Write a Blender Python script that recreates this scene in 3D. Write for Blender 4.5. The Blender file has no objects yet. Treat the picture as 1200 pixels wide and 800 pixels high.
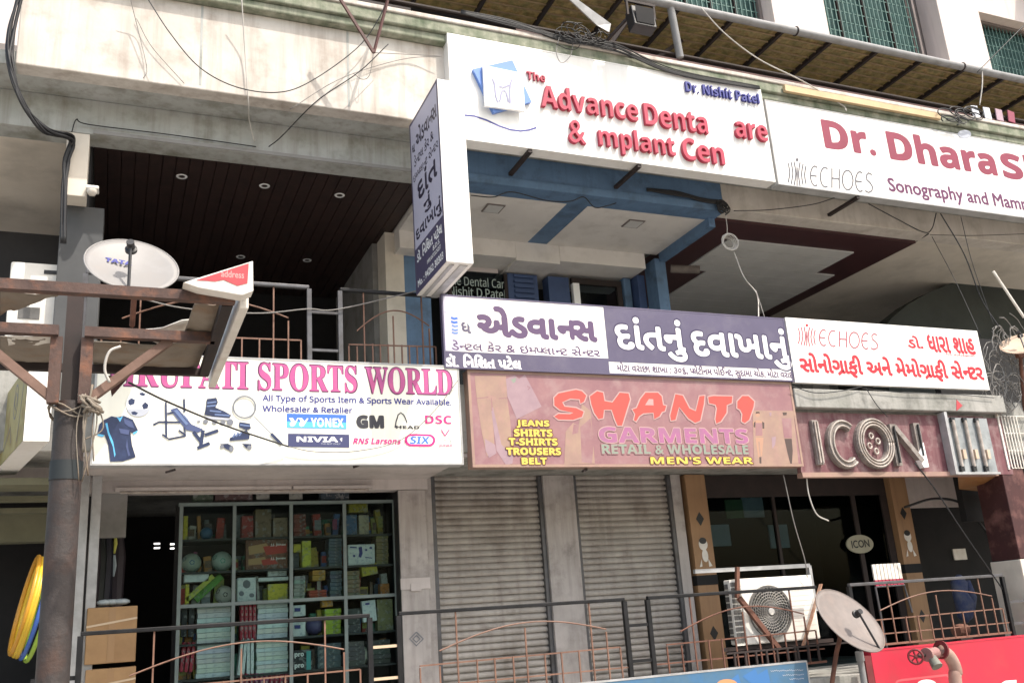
import bpy, bmesh, math, random
from mathutils import Vector, Matrix
from math import sin, cos, pi, radians, sqrt
random.seed(7)
sc = bpy.context.scene
COL = sc.collection
CZ = 4.0            # eye height of the photographer above the street; everything below is written relative to the eye

# ------------------------------------------------------------------ camera
PITCH, YAW, ROLL, FOC = radians(16.551), radians(23.451), radians(-4.0714), 1109.5
_f = Vector((sin(YAW)*cos(PITCH), cos(YAW)*cos(PITCH), sin(PITCH)))
_r = Vector((cos(YAW), -sin(YAW), 0)); _u = _r.cross(_f)
_r2 = _r*cos(ROLL) + _u*sin(ROLL); _u2 = -_r*sin(ROLL) + _u*cos(ROLL)
cam = bpy.data.cameras.new('camera'); camo = bpy.data.objects.new('camera', cam); COL.objects.link(camo)
mw = Matrix((_r2, _u2, -_f)).transposed().to_4x4(); mw.translation = (0, 0, CZ); camo.matrix_world = mw
cam.sensor_fit = 'HORIZONTAL'; cam.sensor_width = 36; cam.lens = 36*FOC/1200; cam.clip_end = 3000; cam.clip_start = .05
sc.camera = camo

# ------------------------------------------------------------------ light
SUN = Vector((0.30, -0.46, 0.84)).normalized()
w = bpy.data.worlds.new('World'); sc.world = w; w.use_nodes = True
nt = w.node_tree; sky = nt.nodes.new('ShaderNodeTexSky'); sky.sky_type = 'NISHITA'; sky.sun_disc = False
sky.sun_elevation = math.asin(SUN.z); sky.sun_rotation = math.atan2(SUN.x, SUN.y)
sky.air_density = 1.6; sky.dust_density = 4.5; sky.ozone_density = 1.0
nt.links.new(sky.outputs[0], nt.nodes['Background'].inputs[0]); nt.nodes['Background'].inputs[1].default_value = 0.15
sl = bpy.data.lights.new('sun', 'SUN'); sl.energy = 2.5; sl.angle = radians(.6); sl.color = (1, .94, .85)
so = bpy.data.objects.new('sun', sl); COL.objects.link(so); so.rotation_euler = (-SUN).to_track_quat('-Z', 'Y').to_euler(); so.location = (0, -5, 30)
sc.view_settings.view_transform = 'Standard'; sc.view_settings.look = 'None'; sc.view_settings.gamma = 1
sc.view_settings.exposure = 1.02; sc.view_settings.use_curve_mapping = False
sc.cycles.max_bounces = 10; sc.cycles.diffuse_bounces = 5; sc.cycles.transparent_max_bounces = 16
sc.cycles.use_denoising = True

# ------------------------------------------------------------------ helpers
def ray(x, y):
    return _r2*((x-600)/FOC) + _u2*((400-y)/FOC) + _f
def P(x, y, Y):                                  # photo pixel -> point on the vertical plane at depth Y
    d = ray(x, y); return d*(Y/d.y)
def PZ(x, y, z):                                 # photo pixel -> point on a horizontal plane
    d = ray(x, y); return d*(z/d.z)

MATS = {}
def mat(name, c, rough=.7, c2=None, scale=3, detail=6, metal=0, bump=0, streak=None, dirt=None, spec=.4, lo=.35, hi=.7, bscale=None):
    """base colour varied by noise; streak = (colour, amount) runs of dirt down the wall; dirt = (colour, amount, scale) blotches"""
    if name in MATS: return MATS[name]
    m = bpy.data.materials.new(name); m.use_nodes = True; MATS[name] = m
    t = m.node_tree; b = t.nodes['Principled BSDF']; L = t.links.new
    b.inputs['Roughness'].default_value = rough; b.inputs['Metallic'].default_value = metal
    b.inputs['Specular IOR Level'].default_value = spec
    tc = t.nodes.new('ShaderNodeTexCoord')
    def noise(s, d=detail, stretch=None):
        n = t.nodes.new('ShaderNodeTexNoise'); n.inputs['Scale'].default_value = s; n.inputs['Detail'].default_value = d; n.inputs['Roughness'].default_value = .62
        if stretch:
            mp = t.nodes.new('ShaderNodeMapping'); mp.inputs['Scale'].default_value = stretch; L(tc.outputs['Object'], mp.inputs[0]); L(mp.outputs[0], n.inputs['Vector'])
        else: L(tc.outputs['Object'], n.inputs['Vector'])
        return n.outputs['Fac']
    def ramp(x, lo, hi):
        r = t.nodes.new('ShaderNodeMapRange'); r.inputs[1].default_value = lo; r.inputs[2].default_value = hi; L(x, r.inputs[0]); return r.outputs[0]
    def mix(fac, a, c):
        mx = t.nodes.new('ShaderNodeMix'); mx.data_type = 'RGBA'; L(fac, mx.inputs['Factor'])
        for v, i in ((a, 6), (c, 7)):
            if isinstance(v, tuple): mx.inputs[i].default_value = (*v, 1)
            else: L(v, mx.inputs[i])
        return mx.outputs[2]
    def mul(x, k):
        q = t.nodes.new('ShaderNodeMath'); q.operation = 'MULTIPLY'; L(x, q.inputs[0]); q.inputs[1].default_value = k; return q.outputs[0]
    out = tuple(c)
    if c2: out = mix(ramp(noise(scale), lo, hi), out, tuple(c2))
    if dirt: out = mix(mul(ramp(noise(dirt[2], 8), .5, .72), dirt[1]), out, dirt[0])
    if streak: out = mix(mul(ramp(noise(1, 7, (9, 9, .7)), .48, .75), streak[1]), out, streak[0])
    if isinstance(out, tuple): b.inputs['Base Color'].default_value = (*out, 1)
    else: L(out, b.inputs['Base Color'])
    if bump:
        bp = t.nodes.new('ShaderNodeBump'); bp.inputs['Strength'].default_value = bump; bp.inputs['Distance'].default_value = .01
        L(noise(bscale or scale*6), bp.inputs['Height']); L(bp.outputs[0], b.inputs['Normal'])
    return m
def emit(name, c, s):
    m = bpy.data.materials.new(name); m.use_nodes = True; b = m.node_tree.nodes['Principled BSDF']
    b.inputs['Base Color'].default_value = (*c, 1); b.inputs['Emission Color'].default_value = (*c, 1); b.inputs['Emission Strength'].default_value = s; return m
def glass(name, tint=(.9, .95, .93), refl=.12):
    m = bpy.data.materials.new(name); m.use_nodes = True; t = m.node_tree; t.nodes.clear()
    o = t.nodes.new('ShaderNodeOutputMaterial'); mx = t.nodes.new('ShaderNodeMixShader'); a = t.nodes.new('ShaderNodeBsdfTransparent'); g = t.nodes.new('ShaderNodeBsdfGlossy')
    fr = t.nodes.new('ShaderNodeLayerWeight'); fr.inputs[0].default_value = refl
    a.inputs[0].default_value = (*tint, 1); g.inputs['Roughness'].default_value = .03
    t.links.new(fr.outputs['Fresnel'], mx.inputs[0]); t.links.new(a.outputs[0], mx.inputs[1]); t.links.new(g.outputs[0], mx.inputs[2]); t.links.new(mx.outputs[0], o.inputs[0]); return m

ORG = {}
def thing(name, label, cat, loc=(0, 0, 0), group=None):
    o = bpy.data.objects.new(name, None); COL.objects.link(o); o.empty_display_size = .2
    loc = Vector(loc); ORG[o.name] = loc; o.location = loc + Vector((0, 0, CZ))
    o['label'] = label; o['category'] = cat
    if group: o['group'] = group
    return o
def tag(o, label, cat, group=None):
    o['label'] = label; o['category'] = cat
    if group: o['group'] = group
    return o
def center(vs):
    lo = [min(v[i] for v in vs) for i in range(3)]; hi = [max(v[i] for v in vs) for i in range(3)]
    return Vector(((lo[0]+hi[0])/2, (lo[1]+hi[1])/2, lo[2]))
class B:
    def __init__(s): s.v = []; s.f = []; s.k = 0
    def add(s, vs, fs):
        n = len(s.v); s.v += [Vector(p) for p in vs]; s.f += [tuple(i+n for i in q) for q in fs]; return s
    def box(s, x0, x1, y0, y1, z0, z1, rot=0, about=None):
        vs = [Vector((x, y, z)) for x in (x0, x1) for y in (y0, y1) for z in (z0, z1)]
        if rot:
            c = Vector(about) if about else Vector(((x0+x1)/2, (y0+y1)/2, (z0+z1)/2)); R = Matrix.Rotation(rot, 3, 'Y') if isinstance(rot, float) else rot
            vs = [R@(v-c)+c for v in vs]
        return s.add(vs, [(0, 1, 3, 2), (4, 6, 7, 5), (0, 4, 5, 1), (2, 3, 7, 6), (0, 2, 6, 4), (1, 5, 7, 3)])
    def bar(s, a, b, w=.03, h=None, up=(0, 0, 1)):          # square bar between two points
        a, b = Vector(a), Vector(b); d = (b-a).normalized(); h = h or w
        u = Vector(up) if abs(d.dot(Vector(up))) < .97 else Vector((0, 1, 0))
        x = d.cross(u).normalized(); y = x.cross(d)
        vs = [p + x*(i*w/2) + y*(j*h/2) for p in (a, b) for i, j in ((-1, -1), (1, -1), (1, 1), (-1, 1))]
        return s.add(vs, [(3, 2, 1, 0), (4, 5, 6, 7), (0, 1, 5, 4), (1, 2, 6, 5), (2, 3, 7, 6), (3, 0, 4, 7)])
    def tube(s, pts, r, seg=8, caps=True):
        pts = [Vector(p) for p in pts]; n = len(pts); rs = r if isinstance(r, (list, tuple)) else [r]*n
        t0 = (pts[1]-pts[0]).normalized(); a = Vector((0, 0, 1)) if abs(t0.z) < .9 else Vector((1, 0, 0)); x = t0.cross(a).normalized()
        vs = []
        for i, p in enumerate(pts):
            t = (pts[min(i+1, n-1)] - pts[max(i-1, 0)]).normalized(); x = (x - t*x.dot(t)).normalized(); y = t.cross(x)
            vs += [p + (x*cos(2*pi*k/seg) + y*sin(2*pi*k/seg))*rs[i] for k in range(seg)]
        fs = [(i*seg+k, i*seg+(k+1) % seg, (i+1)*seg+(k+1) % seg, (i+1)*seg+k) for i in range(n-1) for k in range(seg)]
        if caps: fs += [tuple(range(seg))[::-1], tuple((n-1)*seg+k for k in range(seg))]
        return s.add(vs, fs)
    def lathe(s, prof, c, ax=(0, 0, 1), seg=24):            # prof: (radius, height along axis)
        c = Vector(c); ax = Vector(ax).normalized(); a = Vector((0, 0, 1)) if abs(ax.z) < .9 else Vector((1, 0, 0)); x = ax.cross(a).normalized(); y = ax.cross(x)
        vs = [c + ax*h + (x*cos(2*pi*k/seg)+y*sin(2*pi*k/seg))*r for r, h in prof for k in range(seg)]; n = len(prof)
        fs = [(i*seg+k, i*seg+(k+1) % seg, (i+1)*seg+(k+1) % seg, (i+1)*seg+k) for i in range(n-1) for k in range(seg)]
        return s.add(vs, fs)
    def sphere(s, c, r, seg=16, sq=(1, 1, 1)):
        c = Vector(c); n = seg//2; vs = [c+Vector((0, 0, -r*sq[2]))]
        for i in range(1, n): vs += [c + Vector((r*sq[0]*sin(pi*i/n)*cos(2*pi*k/seg), r*sq[1]*sin(pi*i/n)*sin(2*pi*k/seg), -r*sq[2]*cos(pi*i/n))) for k in range(seg)]
        vs.append(c+Vector((0, 0, r*sq[2]))); e = len(vs)-1
        fs = [(0, 1+(k+1) % seg, 1+k) for k in range(seg)] + [(1+(i-1)*seg+k, 1+(i-1)*seg+(k+1) % seg, 1+i*seg+(k+1) % seg, 1+i*seg+k) for i in range(1, n-1) for k in range(seg)]
        fs += [(e, 1+(n-2)*seg+k, 1+(n-2)*seg+(k+1) % seg) for k in range(seg)]
        return s.add(vs, fs)
    def torus(s, c, R, r, ax=(0, 0, 1), seg=40, sg=8, sx=1, sy=1):
        ax = Vector(ax).normalized(); a = Vector((0, 0, 1)) if abs(ax.z) < .9 else Vector((1, 0, 0)); x = ax.cross(a).normalized(); y = ax.cross(x); c = Vector(c)
        vs = []
        for i in range(seg):
            d = x*cos(2*pi*i/seg)*sx + y*sin(2*pi*i/seg)*sy
            for k in range(sg): vs.append(c + d*R + d*(r*cos(2*pi*k/sg)) + ax*(r*sin(2*pi*k/sg)))
        return s.add(vs, [(i*sg+k, ((i+1) % seg)*sg+k, ((i+1) % seg)*sg+(k+1) % sg, i*sg+(k+1) % sg) for i in range(seg) for k in range(sg)])
    def prism(s, pts, off):                                   # polygon swept along off
        pts = [Vector(p) for p in pts]; n = len(pts); off = Vector(off)
        return s.add(pts + [p+off for p in pts], [tuple(range(n)), tuple(range(2*n-1, n-1, -1))] + [(i+n, (i+1) % n+n, (i+1) % n, i) for i in range(n)])
    def quad(s, *pts): return s.add(pts, [tuple(range(len(pts)))])
    def out(s, name, m, parent=None, smooth=False, bevel=0, solid=0, fix=True):
        me = bpy.data.meshes.new(name); o = bpy.data.objects.new(name, me); COL.objects.link(o)
        if parent is not None: o.parent = parent; org = ORG[parent.name]; ORG[o.name] = org
        else: org = center(s.v); ORG[o.name] = org; o.location = org + Vector((0, 0, CZ))
        me.from_pydata([v-org for v in s.v], [], s.f); me.update()
        if fix:
            bm = bmesh.new(); bm.from_mesh(me); bmesh.ops.recalc_face_normals(bm, faces=bm.faces); bm.to_mesh(me); bm.free()
        if smooth:
            me.polygons.foreach_set('use_smooth', [True]*len(me.polygons))
            if smooth == 'auto': me.set_sharp_from_angle(angle=radians(40))
        me.materials.append(m)
        if bevel:
            b = o.modifiers.new('bevel', 'BEVEL'); b.width = bevel; b.segments = 2; b.limit_method = 'ANGLE'; b.angle_limit = radians(50)
        if solid:
            b = o.modifiers.new('solid', 'SOLIDIFY'); b.thickness = solid; b.offset = 0
        return o
def struct(o): o['kind'] = 'structure'; return o
def spline(pts, n=8):
    pts = [Vector(p) for p in pts]
    if len(pts) < 3:
        return pts
    q = [pts[0]*2-pts[1]] + pts + [pts[-1]*2-pts[-2]]; out = []
    for i in range(1, len(q)-2):
        a, b, c, d = q[i-1:i+3]
        for k in range(n):
            t = k/n; out.append(.5*((2*b) + (c-a)*t + (2*a-5*b+4*c-d)*t*t + (3*b-a-3*c+d)*t**3))
    return out + [pts[-1]]

# ---- lettering and flat artwork: real thin sheets on a face (origin, u to the right, v = up, n towards the viewer)
class Face:
    def __init__(s, org, u=(1, 0, 0), v=(0, 0, 1)):
        s.o = Vector(org); s.u = Vector(u).normalized(); s.v = Vector(v); s.n = s.u.cross(s.v).normalized(); s.k = 1
    def at(s, a, b, d=0): return s.o + s.u*a + s.v*b + s.n*d
    def px(s, x, y):
        d = ray(x, y); p = d*(s.o.dot(s.n)/d.dot(s.n)); q = p-s.o; return (q.dot(s.u), q.dot(s.v))
    def lay(s): s.k += 1; return .0012 + s.k*.0001
def FY(Y): return Face((0, Y, 0))
def tess(body, bold=0, extrude=0, res=3):
    c = bpy.data.curves.new('x', 'FONT'); c.body = body; c.size = 1; c.offset = bold; c.resolution_u = res; c.extrude = extrude
    o = bpy.data.objects.new('x', c); COL.objects.link(o); bpy.context.view_layer.update()
    me = o.to_mesh(); vs = [v.co.copy() for v in me.vertices]; fs = [tuple(p.vertices) for p in me.polygons]; o.to_mesh_clear()
    bpy.data.objects.remove(o); bpy.data.curves.remove(c); return vs, fs
_tc = {}
def layout(body, bold=0, extrude=0):
    """Gujarati: '^' before a letter = its half form (right stem cut off), '|' = the slanted ra stroke under the letter before"""
    key = (body, bold, extrude)
    if key in _tc: return _tc[key]
    if '^' not in body and '|' not in body:
        r = tess(body, bold, extrude)
    else:
        toks = []; cur = ''; i = 0
        while i < len(body):
            if body[i] == '^':
                if cur: toks.append(('t', cur)); cur = ''
                toks.append(('h', body[i+1])); i += 2; continue
            if body[i] == '|':
                toks.append(('t', cur)); cur = ''; toks.append(('r', '')); i += 1; continue
            cur += body[i]; i += 1
        if cur: toks.append(('t', cur))
        V = []; F = []; x = 0; prev = None
        for k, s_ in toks:
            if k == 'r':
                xe = x-.07; p = [(xe-.30, -.02), (xe-.26, -.09), (xe, .12), (xe, .20)]; n = len(V); V += [Vector((a, b, .0)) for a, b in p]; F.append((n, n+1, n+2, n+3)); continue
            vs, fs = tess(s_, bold, extrude)
            lead = len(s_) - len(s_.lstrip()); trail = len(s_) - len(s_.rstrip())
            if k == 'h':
                xm = max(v.x for v in vs); bm = bmesh.new(); bv = [bm.verts.new(v) for v in vs]
                for f in fs:
                    try: bm.faces.new([bv[q] for q in f])
                    except ValueError: pass
                bmesh.ops.bisect_plane(bm, geom=bm.verts[:]+bm.edges[:]+bm.faces[:], plane_co=(xm-.115-bold, 0, 0), plane_no=(1, 0, 0), clear_outer=True)
                bm.verts.index_update(); vs = [v.co.copy() for v in bm.verts]; fs = [tuple(v.index for v in f.verts) for f in bm.faces]; bm.free()
            x0 = min(v.x for v in vs); gap = (0 if prev == 'h' else .07) if prev else 0
            dx = x + gap + lead*.26 - x0; n = len(V)
            V += [v+Vector((dx, 0, 0)) for v in vs]; F += [tuple(q+n for q in f) for f in fs]
            x = max(v.x for v in V[n:]) + trail*.26; prev = k
        r = (V, F)
    _tc[key] = r; return r
def text(parent, f, body, rect, m, bold=0, shear=0, depth=0, name='lettering', rot=0, lift=None):
    """fit the lettering to rect = (u0, v0, u1, v1) on face f; depth > 0 makes raised letters; bold thickens the strokes"""
    vs, fs = layout(body, 0, .01 if depth else 0)
    vs = [Vector((v.x+shear*v.y, v.y, v.z)) for v in vs]
    x0 = min(v.x for v in vs); x1 = max(v.x for v in vs); y0 = min(v.y for v in vs); y1 = max(v.y for v in vs)
    u0, v0, u1, v1 = rect; d = f.lay() if lift is None else lift; cu, cv = (u0+u1)/2, (v0+v1)/2
    sx, sy = (u1-u0)/(x1-x0), (v1-v0)/(y1-y0); r = bold*min(sx, sy)
    if r and not depth:                                        # keep the thickened outline inside the same rectangle
        u0 += r; u1 -= r; v0 += r; v1 -= r; sx, sy = (u1-u0)/(x1-x0), (v1-v0)/(y1-y0)
    b = B(); sh = [(0, 0)] + ([(r*cos(k*pi/4), r*sin(k*pi/4)) for k in range(8)] if r and not depth else [])
    for i, (da, db) in enumerate(sh):
        out = []
        for v in vs:
            a = u0+(v.x-x0)*sx+da; c = v0+(v.y-y0)*sy+db
            if rot: a, c = cu+(a-cu)*cos(rot)-(c-cv)*sin(rot), cv+(a-cu)*sin(rot)+(c-cv)*cos(rot)
            out.append(f.at(a, c, (d + (v.z+.01)/.02*depth) if depth else d+i*.00001))
        b.add(out, fs)
    if r: f.k += 1
    return b.out(name, m, parent, fix=bool(depth))
def usolve(f, x, v):                                           # u on face f where height v lies in photo column x
    def colx(u):
        p = f.at(u, v); z = p.dot(_f); return 600+FOC*p.dot(_r2)/z
    a, b = f.px(x, 300)[0], f.px(x, 500)[0]; b = b if abs(a-b) > 1e-4 else a+.1
    fa, fb = colx(a)-x, colx(b)-x
    for _ in range(8):
        if abs(fb-fa) < 1e-9: break
        a, b, fa = b, b-fb*(b-a)/(fb-fa), fb; fb = colx(b)-x
    return b
def textpx(parent, f, body, px, m, L=False, **k):            # px = (left end, y of its bottom, right end, y of its top); L: both heights read at the left end
    v0 = f.px(px[0], px[1])[1]; v1 = f.px(px[0] if L else px[2], px[3])[1]; vm = (v0+v1)/2
    return text(parent, f, body, (usolve(f, px[0], vm), v0, usolve(f, px[2], vm), v1), m, **k)
def art(parent, f, polys, m, name='artwork', px=True, depth=0):   # each shape of the artwork is a sheet of its own
    first = None
    for p in polys:
        b = B(); q = [f.px(*c) for c in p] if px else p; d = f.lay()
        if depth: b.prism([f.at(x, y, d) for x, y in q], f.n*depth)
        else: b.quad(*[f.at(x, y, d) for x, y in q])
        o = b.out(name, m, parent, fix=bool(depth)); first = first or o
    return first
def lines(parent, f, plines, wd, m, name='artwork', px=True):
    b = B()
    for p in plines:
        q = [f.px(*c) for c in p] if px else p; d = f.lay(); n0 = len(b.v)
        for i in range(len(q)):
            a = q[max(i-1, 0)]; c = q[min(i+1, len(q)-1)]; dx, dy = c[0]-a[0], c[1]-a[1]; l = math.hypot(dx, dy) or 1
            b.v += [f.at(q[i][0]-dy/l*wd/2, q[i][1]+dx/l*wd/2, d), f.at(q[i][0]+dy/l*wd/2, q[i][1]-dx/l*wd/2, d)]
        b.f += [(n0+2*i+1, n0+2*i+3, n0+2*i+2, n0+2*i) for i in range(len(q)-1)]
    return b.out(name, m, parent, fix=False)
def ell(cx, cy, rx, ry, n=24, rot=0, a0=0, a1=2*pi):
    e = [(cx+rx*cos(t)*cos(rot)-ry*sin(t)*sin(rot), cy+rx*cos(t)*sin(rot)+ry*sin(t)*cos(rot)) for t in [a0+(a1-a0)*i/n for i in range(n if abs(a1-a0-2*pi) < 1e-6 else n+1)]]
    return e
def grow(p, d):                                              # offset a polygon outwards
    a = sum(p[i][0]*p[(i+1) % len(p)][1]-p[(i+1) % len(p)][0]*p[i][1] for i in range(len(p))); s = 1 if a > 0 else -1; out = []
    for i in range(len(p)):
        q, c, n = p[i-1], p[i], p[(i+1) % len(p)]
        e = Vector((c[0]-q[0], c[1]-q[1])).normalized(); g = Vector((n[0]-c[0], n[1]-c[1])).normalized()
        h = (Vector((e.y, -e.x))+Vector((g.y, -g.x)))*s; h = h/max(h.length, .3) if h.length > 0 else Vector((0, 0)); out.append((c[0]+h.x*d, c[1]+h.y*d))
    return out

SB = lambda s: ''.join(chr(0x1D5D4+ord(c)-65) if 'A' <= c <= 'Z' else chr(0x1D5EE+ord(c)-97) if 'a' <= c <= 'z' else chr(0x1D7EC+ord(c)-48) if '0' <= c <= '9' else c for c in s)
SR = lambda s: ''.join(chr(0x1D5A0+ord(c)-65) if 'A' <= c <= 'Z' else chr(0x1D5BA+ord(c)-97) if 'a' <= c <= 'z' else c for c in s)
SE = lambda s: ''.join(chr(0x1D400+ord(c)-65) if 'A' <= c <= 'Z' else chr(0x1D41A+ord(c)-97) if 'a' <= c <= 'z' else c for c in s)
# ------------------------------------------------------------------ materials
M = MATS
mat('parapet paint', (.60, .568, .525), .85, (.50, .455, .41), 1.6, dirt=((.24, .19, .15), .55, 3), streak=((.22, .165, .13), .5), bump=.3)
mat('cornice mould', (.34, .34, .27), .9, (.10, .13, .08), 5, streak=((.05, .06, .04), .6), bump=.4)
mat('grey beam paint', (.42, .43, .42), .85, (.31, .32, .30), 2, dirt=((.13, .13, .09), .7, 2.6), streak=((.17, .145, .11), .55), bump=.3)
mat('cream soffit', (.68, .62, .54), .9, (.58, .525, .45), 1.2, dirt=((.22, .2, .17), .35, 1.5), bump=.1)
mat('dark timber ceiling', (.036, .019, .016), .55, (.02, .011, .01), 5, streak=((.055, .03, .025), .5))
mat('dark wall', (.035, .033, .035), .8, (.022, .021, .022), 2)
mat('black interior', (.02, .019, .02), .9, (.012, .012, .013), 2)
mat('grey wall', (.28, .275, .27), .9, (.22, .21, .2), 2, dirt=((.1, .1, .09), .5, 2))
mat('blue paint', (.115, .20, .33), .6, (.09, .16, .265), 3, dirt=((.04, .055, .08), .65, 3.5), streak=((.05, .08, .12), .4), bump=.15)
mat('dark blue paint', (.05, .085, .19), .6, (.035, .06, .14), 3)
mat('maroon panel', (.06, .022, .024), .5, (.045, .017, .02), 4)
mat('white ceiling', (.72, .69, .655), .8, (.64, .61, .58), 1.8, dirt=((.36, .33, .29), .35, 3))
mat('grey strip ceiling', (.58, .575, .56), .7, (.5, .495, .48), 2)
mat('pale wall', (.58, .525, .505), .85, (.45, .41, .40), 1.4, dirt=((.25, .22, .2), .4, 2), streak=((.2, .17, .15), .25))
mat('upper wall', (.66, .58, .55), .85, (.60, .53, .50), 1, streak=((.35, .3, .28), .3))
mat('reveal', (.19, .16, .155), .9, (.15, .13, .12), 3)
mat('plaster pilaster', (.46, .42, .405), .8, (.36, .33, .315), 2.6, dirt=((.17, .15, .14), .6, 5), streak=((.14, .115, .105), .5), bump=.2)
mat('concrete', (.36, .35, .33), .9, (.23, .23, .21), 2.5, dirt=((.08, .08, .07), .7, 4), streak=((.1, .1, .09), .5), bump=.5)
mat('white flex', (.80, .79, .77), .45, (.75, .74, .715), 1.2, dirt=((.56, .53, .47), .28, 1.5), streak=((.5, .46, .4), .22), bump=.12, bscale=2.5)
mat('white acrylic', (.86, .86, .86), .3)
mat('cream sign', (.80, .79, .70), .45, (.75, .74, .655), 1.2, dirt=((.52, .47, .39), .26, 2), streak=((.48, .43, .34), .22), bump=.12, bscale=2.5)
mat('sign edge', (.42, .42, .42), .5, (.3, .3, .3), 4)
mat('frame steel', (.09, .09, .095), .5, (.06, .06, .06), 5)
mat('crimson', (.40, .035, .075), .5, (.34, .03, .06), 4)
mat('crimson print', (.235, .028, .06), .5, (.20, .024, .05), 5)
mat('navy', (.025, .03, .13), .5)
mat('navy letter', (.04, .045, .22), .5)
mat('violet', (.092, .08, .140), .5, (.076, .066, .118), 2, dirt=((.16, .145, .19), .4, 3))
mat('violet ink', (.095, .055, .125), .5)
mat('plum ink', (.105, .018, .075), .5)
mat('red ink', (.50, .02, .035), .5)
mat('grey ink', (.09, .085, .10), .5)
mat('pale blue', (.12, .23, .58), .4)
mat('tooth line', (.25, .25, .38), .5)
mat('ice blue', (.62, .77, .84), .5)
mat('bright blue', (.05, .15, .55), .5)
mat('soft white', (.80, .80, .80), .5)
mat('lilac panel', (.50, .49, .60), .5, (.46, .45, .56), 2)
mat('pink ink', (.50, .09, .25), .5, (.36, .07, .23), 6)
mat('magenta ink', (.55, .02, .19), .5)
mat('print navy', (.015, .022, .06), .4, (.03, .045, .11), 9)
mat('print cyan', (.10, .42, .70), .5)
mat('print grey', (.16, .17, .2), .5)
mat('print pale', (.40, .42, .48), .5)
mat('faded pink flex', (.29, .155, .16), .5, (.225, .108, .125), 3.5, dirt=((.33, .225, .22), .6, 6), streak=((.23, .11, .13), .35))
mat('coral ink', (.47, .075, .06), .5, (.41, .07, .06), 8)
mat('pale outline', (.42, .27, .26), .5)
mat('faded magenta', (.34, .115, .24), .5, (.28, .13, .21), 8)
mat('faded green', (.20, .27, .215), .5, (.26, .24, .205), 10)
mat('yellow ink', (.62, .48, .09), .5)
mat('brown outline', (.13, .05, .03), .5)
mat('faded cream', (.33, .222, .168), .6, (.275, .175, .15), 5, dirt=((.4, .22, .2), .5, 8))
mat('faded lilac', (.32, .22, .245), .6, (.27, .18, .21), 7)
mat('old maroon board', (.165, .068, .078), .75, (.115, .042, .052), 4, dirt=((.31, .22, .215), .8, 5), streak=((.30, .205, .20), .65), bump=.3)
mat('channel letter', (.30, .27, .25), .6, (.17, .145, .13), 9, dirt=((.1, .07, .05), .7, 14))
mat('channel tube', (.47, .42, .38), .5, (.25, .2, .17), 12)
mat('galvanised', (.45, .45, .46), .45, (.3, .3, .3), 6, metal=.3)
mat('shutter paint', (.43, .395, .365), .6, (.32, .29, .265), 2.6, dirt=((.15, .12, .10), .6, 3.6), streak=((.14, .11, .09), .5), metal=.1)
mat('black rail', (.007, .007, .008), .5, (.016, .016, .018), 8, spec=.25)
mat('grey rail', (.11, .11, .12), .4, (.07, .065, .065), 7, metal=.3)
mat('copper bar', (.21, .115, .08), .6, (.13, .065, .045), 8)
mat('rust bar', (.17, .075, .05), .8, (.08, .035, .025), 7, bump=.3)
mat('rusty steel', (.10, .062, .052), .8, (.055, .034, .03), 6, dirt=((.24, .10, .055), .7, 8), bump=.4)
mat('dark steel', (.022, .016, .015), .7, (.035, .022, .02), 6)
mat('pole paint', (.05, .041, .039), .6, (.03, .024, .023), 5, dirt=((.085, .042, .028), .7, 4), streak=((.03, .025, .023), .6), bump=.5)
mat('pole band', (.02, .025, .028), .6)
mat('tarp', (.30, .26, .215), .8, (.21, .175, .14), 3, dirt=((.24, .15, .09), .7, 5), bump=.5)
mat('fibre brown', (.33, .24, .14), .8, (.22, .155, .09), 6)
mat('old red', (.46, .05, .065), .5, (.40, .06, .07), 6)
mat('worn white', (.74, .71, .66), .6, (.62, .58, .52), 4, dirt=((.35, .25, .18), .5, 6))
mat('dish grey', (.245, .237, .233), .5, (.205, .197, .193), 4, dirt=((.30, .27, .25), .4, 4))
mat('dish warm', (.175, .15, .14), .6, (.14, .118, .108), 5, dirt=((.22, .17, .15), .5, 6), streak=((.25, .2, .18), .4))
mat('tan dish', (.55, .42, .32), .6, (.45, .34, .26), 5)
mat('black plastic', (.018, .018, .02), .45)
mat('ac white', (.76, .73, .68), .45, (.70, .67, .62), 3, dirt=((.5, .44, .38), .35, 4))
mat('ac grille', (.14, .135, .13), .5, (.08, .075, .07), 6)
mat('fan grey', (.035, .035, .037), .5)
mat('tan pillar', (.34, .20, .105), .6, (.27, .155, .08), 2, streak=((.13, .08, .05), .4), bump=.1)
mat('green grille', (.12, .21, .19), .6, (.05, .12, .11), 7)
mat('curtain green', (.03, .085, .08), .85, (.015, .045, .045), 6)
mat('awning sheet', (.36, .29, .17), .7, (.17, .165, .085), 9, dirt=((.20, .11, .06), .75, 16), streak=((.10, .09, .06), .5), lo=.36, hi=.66, bump=.3)
mat('cable black', (.015, .015, .017), .5)
mat('cable grey', (.20, .19, .18), .6)
mat('cable pale', (.45, .43, .40), .6)
mat('conduit cream', (.56, .42, .25), .6, (.47, .34, .19), 3)
mat('maroon rail', (.055, .022, .02), .6, (.09, .035, .03), 7)
mat('cardboard', (.34, .21, .105), .85, (.27, .16, .08), 3, dirt=((.2, .12, .06), .4, 5))
mat('tape', (.52, .40, .28), .4)
mat('valve pink', (.30, .16, .15), .7, (.22, .10, .095), 6, dirt=((.4, .28, .24), .5, 9), bump=.4)
mat('valve red', (.17, .025, .03), .6, (.12, .02, .02), 8)
mat('pipe tan', (.36, .24, .20), .7, (.26, .16, .13), 7, bump=.3)
mat('pvc grey', (.25, .25, .255), .6, (.20, .20, .20), 5, dirt=((.12, .11, .1), .5, 6))
mat('red sign face', (.50, .026, .055), .45, (.44, .023, .045), 2, dirt=((.36, .05, .06), .5, 4))
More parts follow.
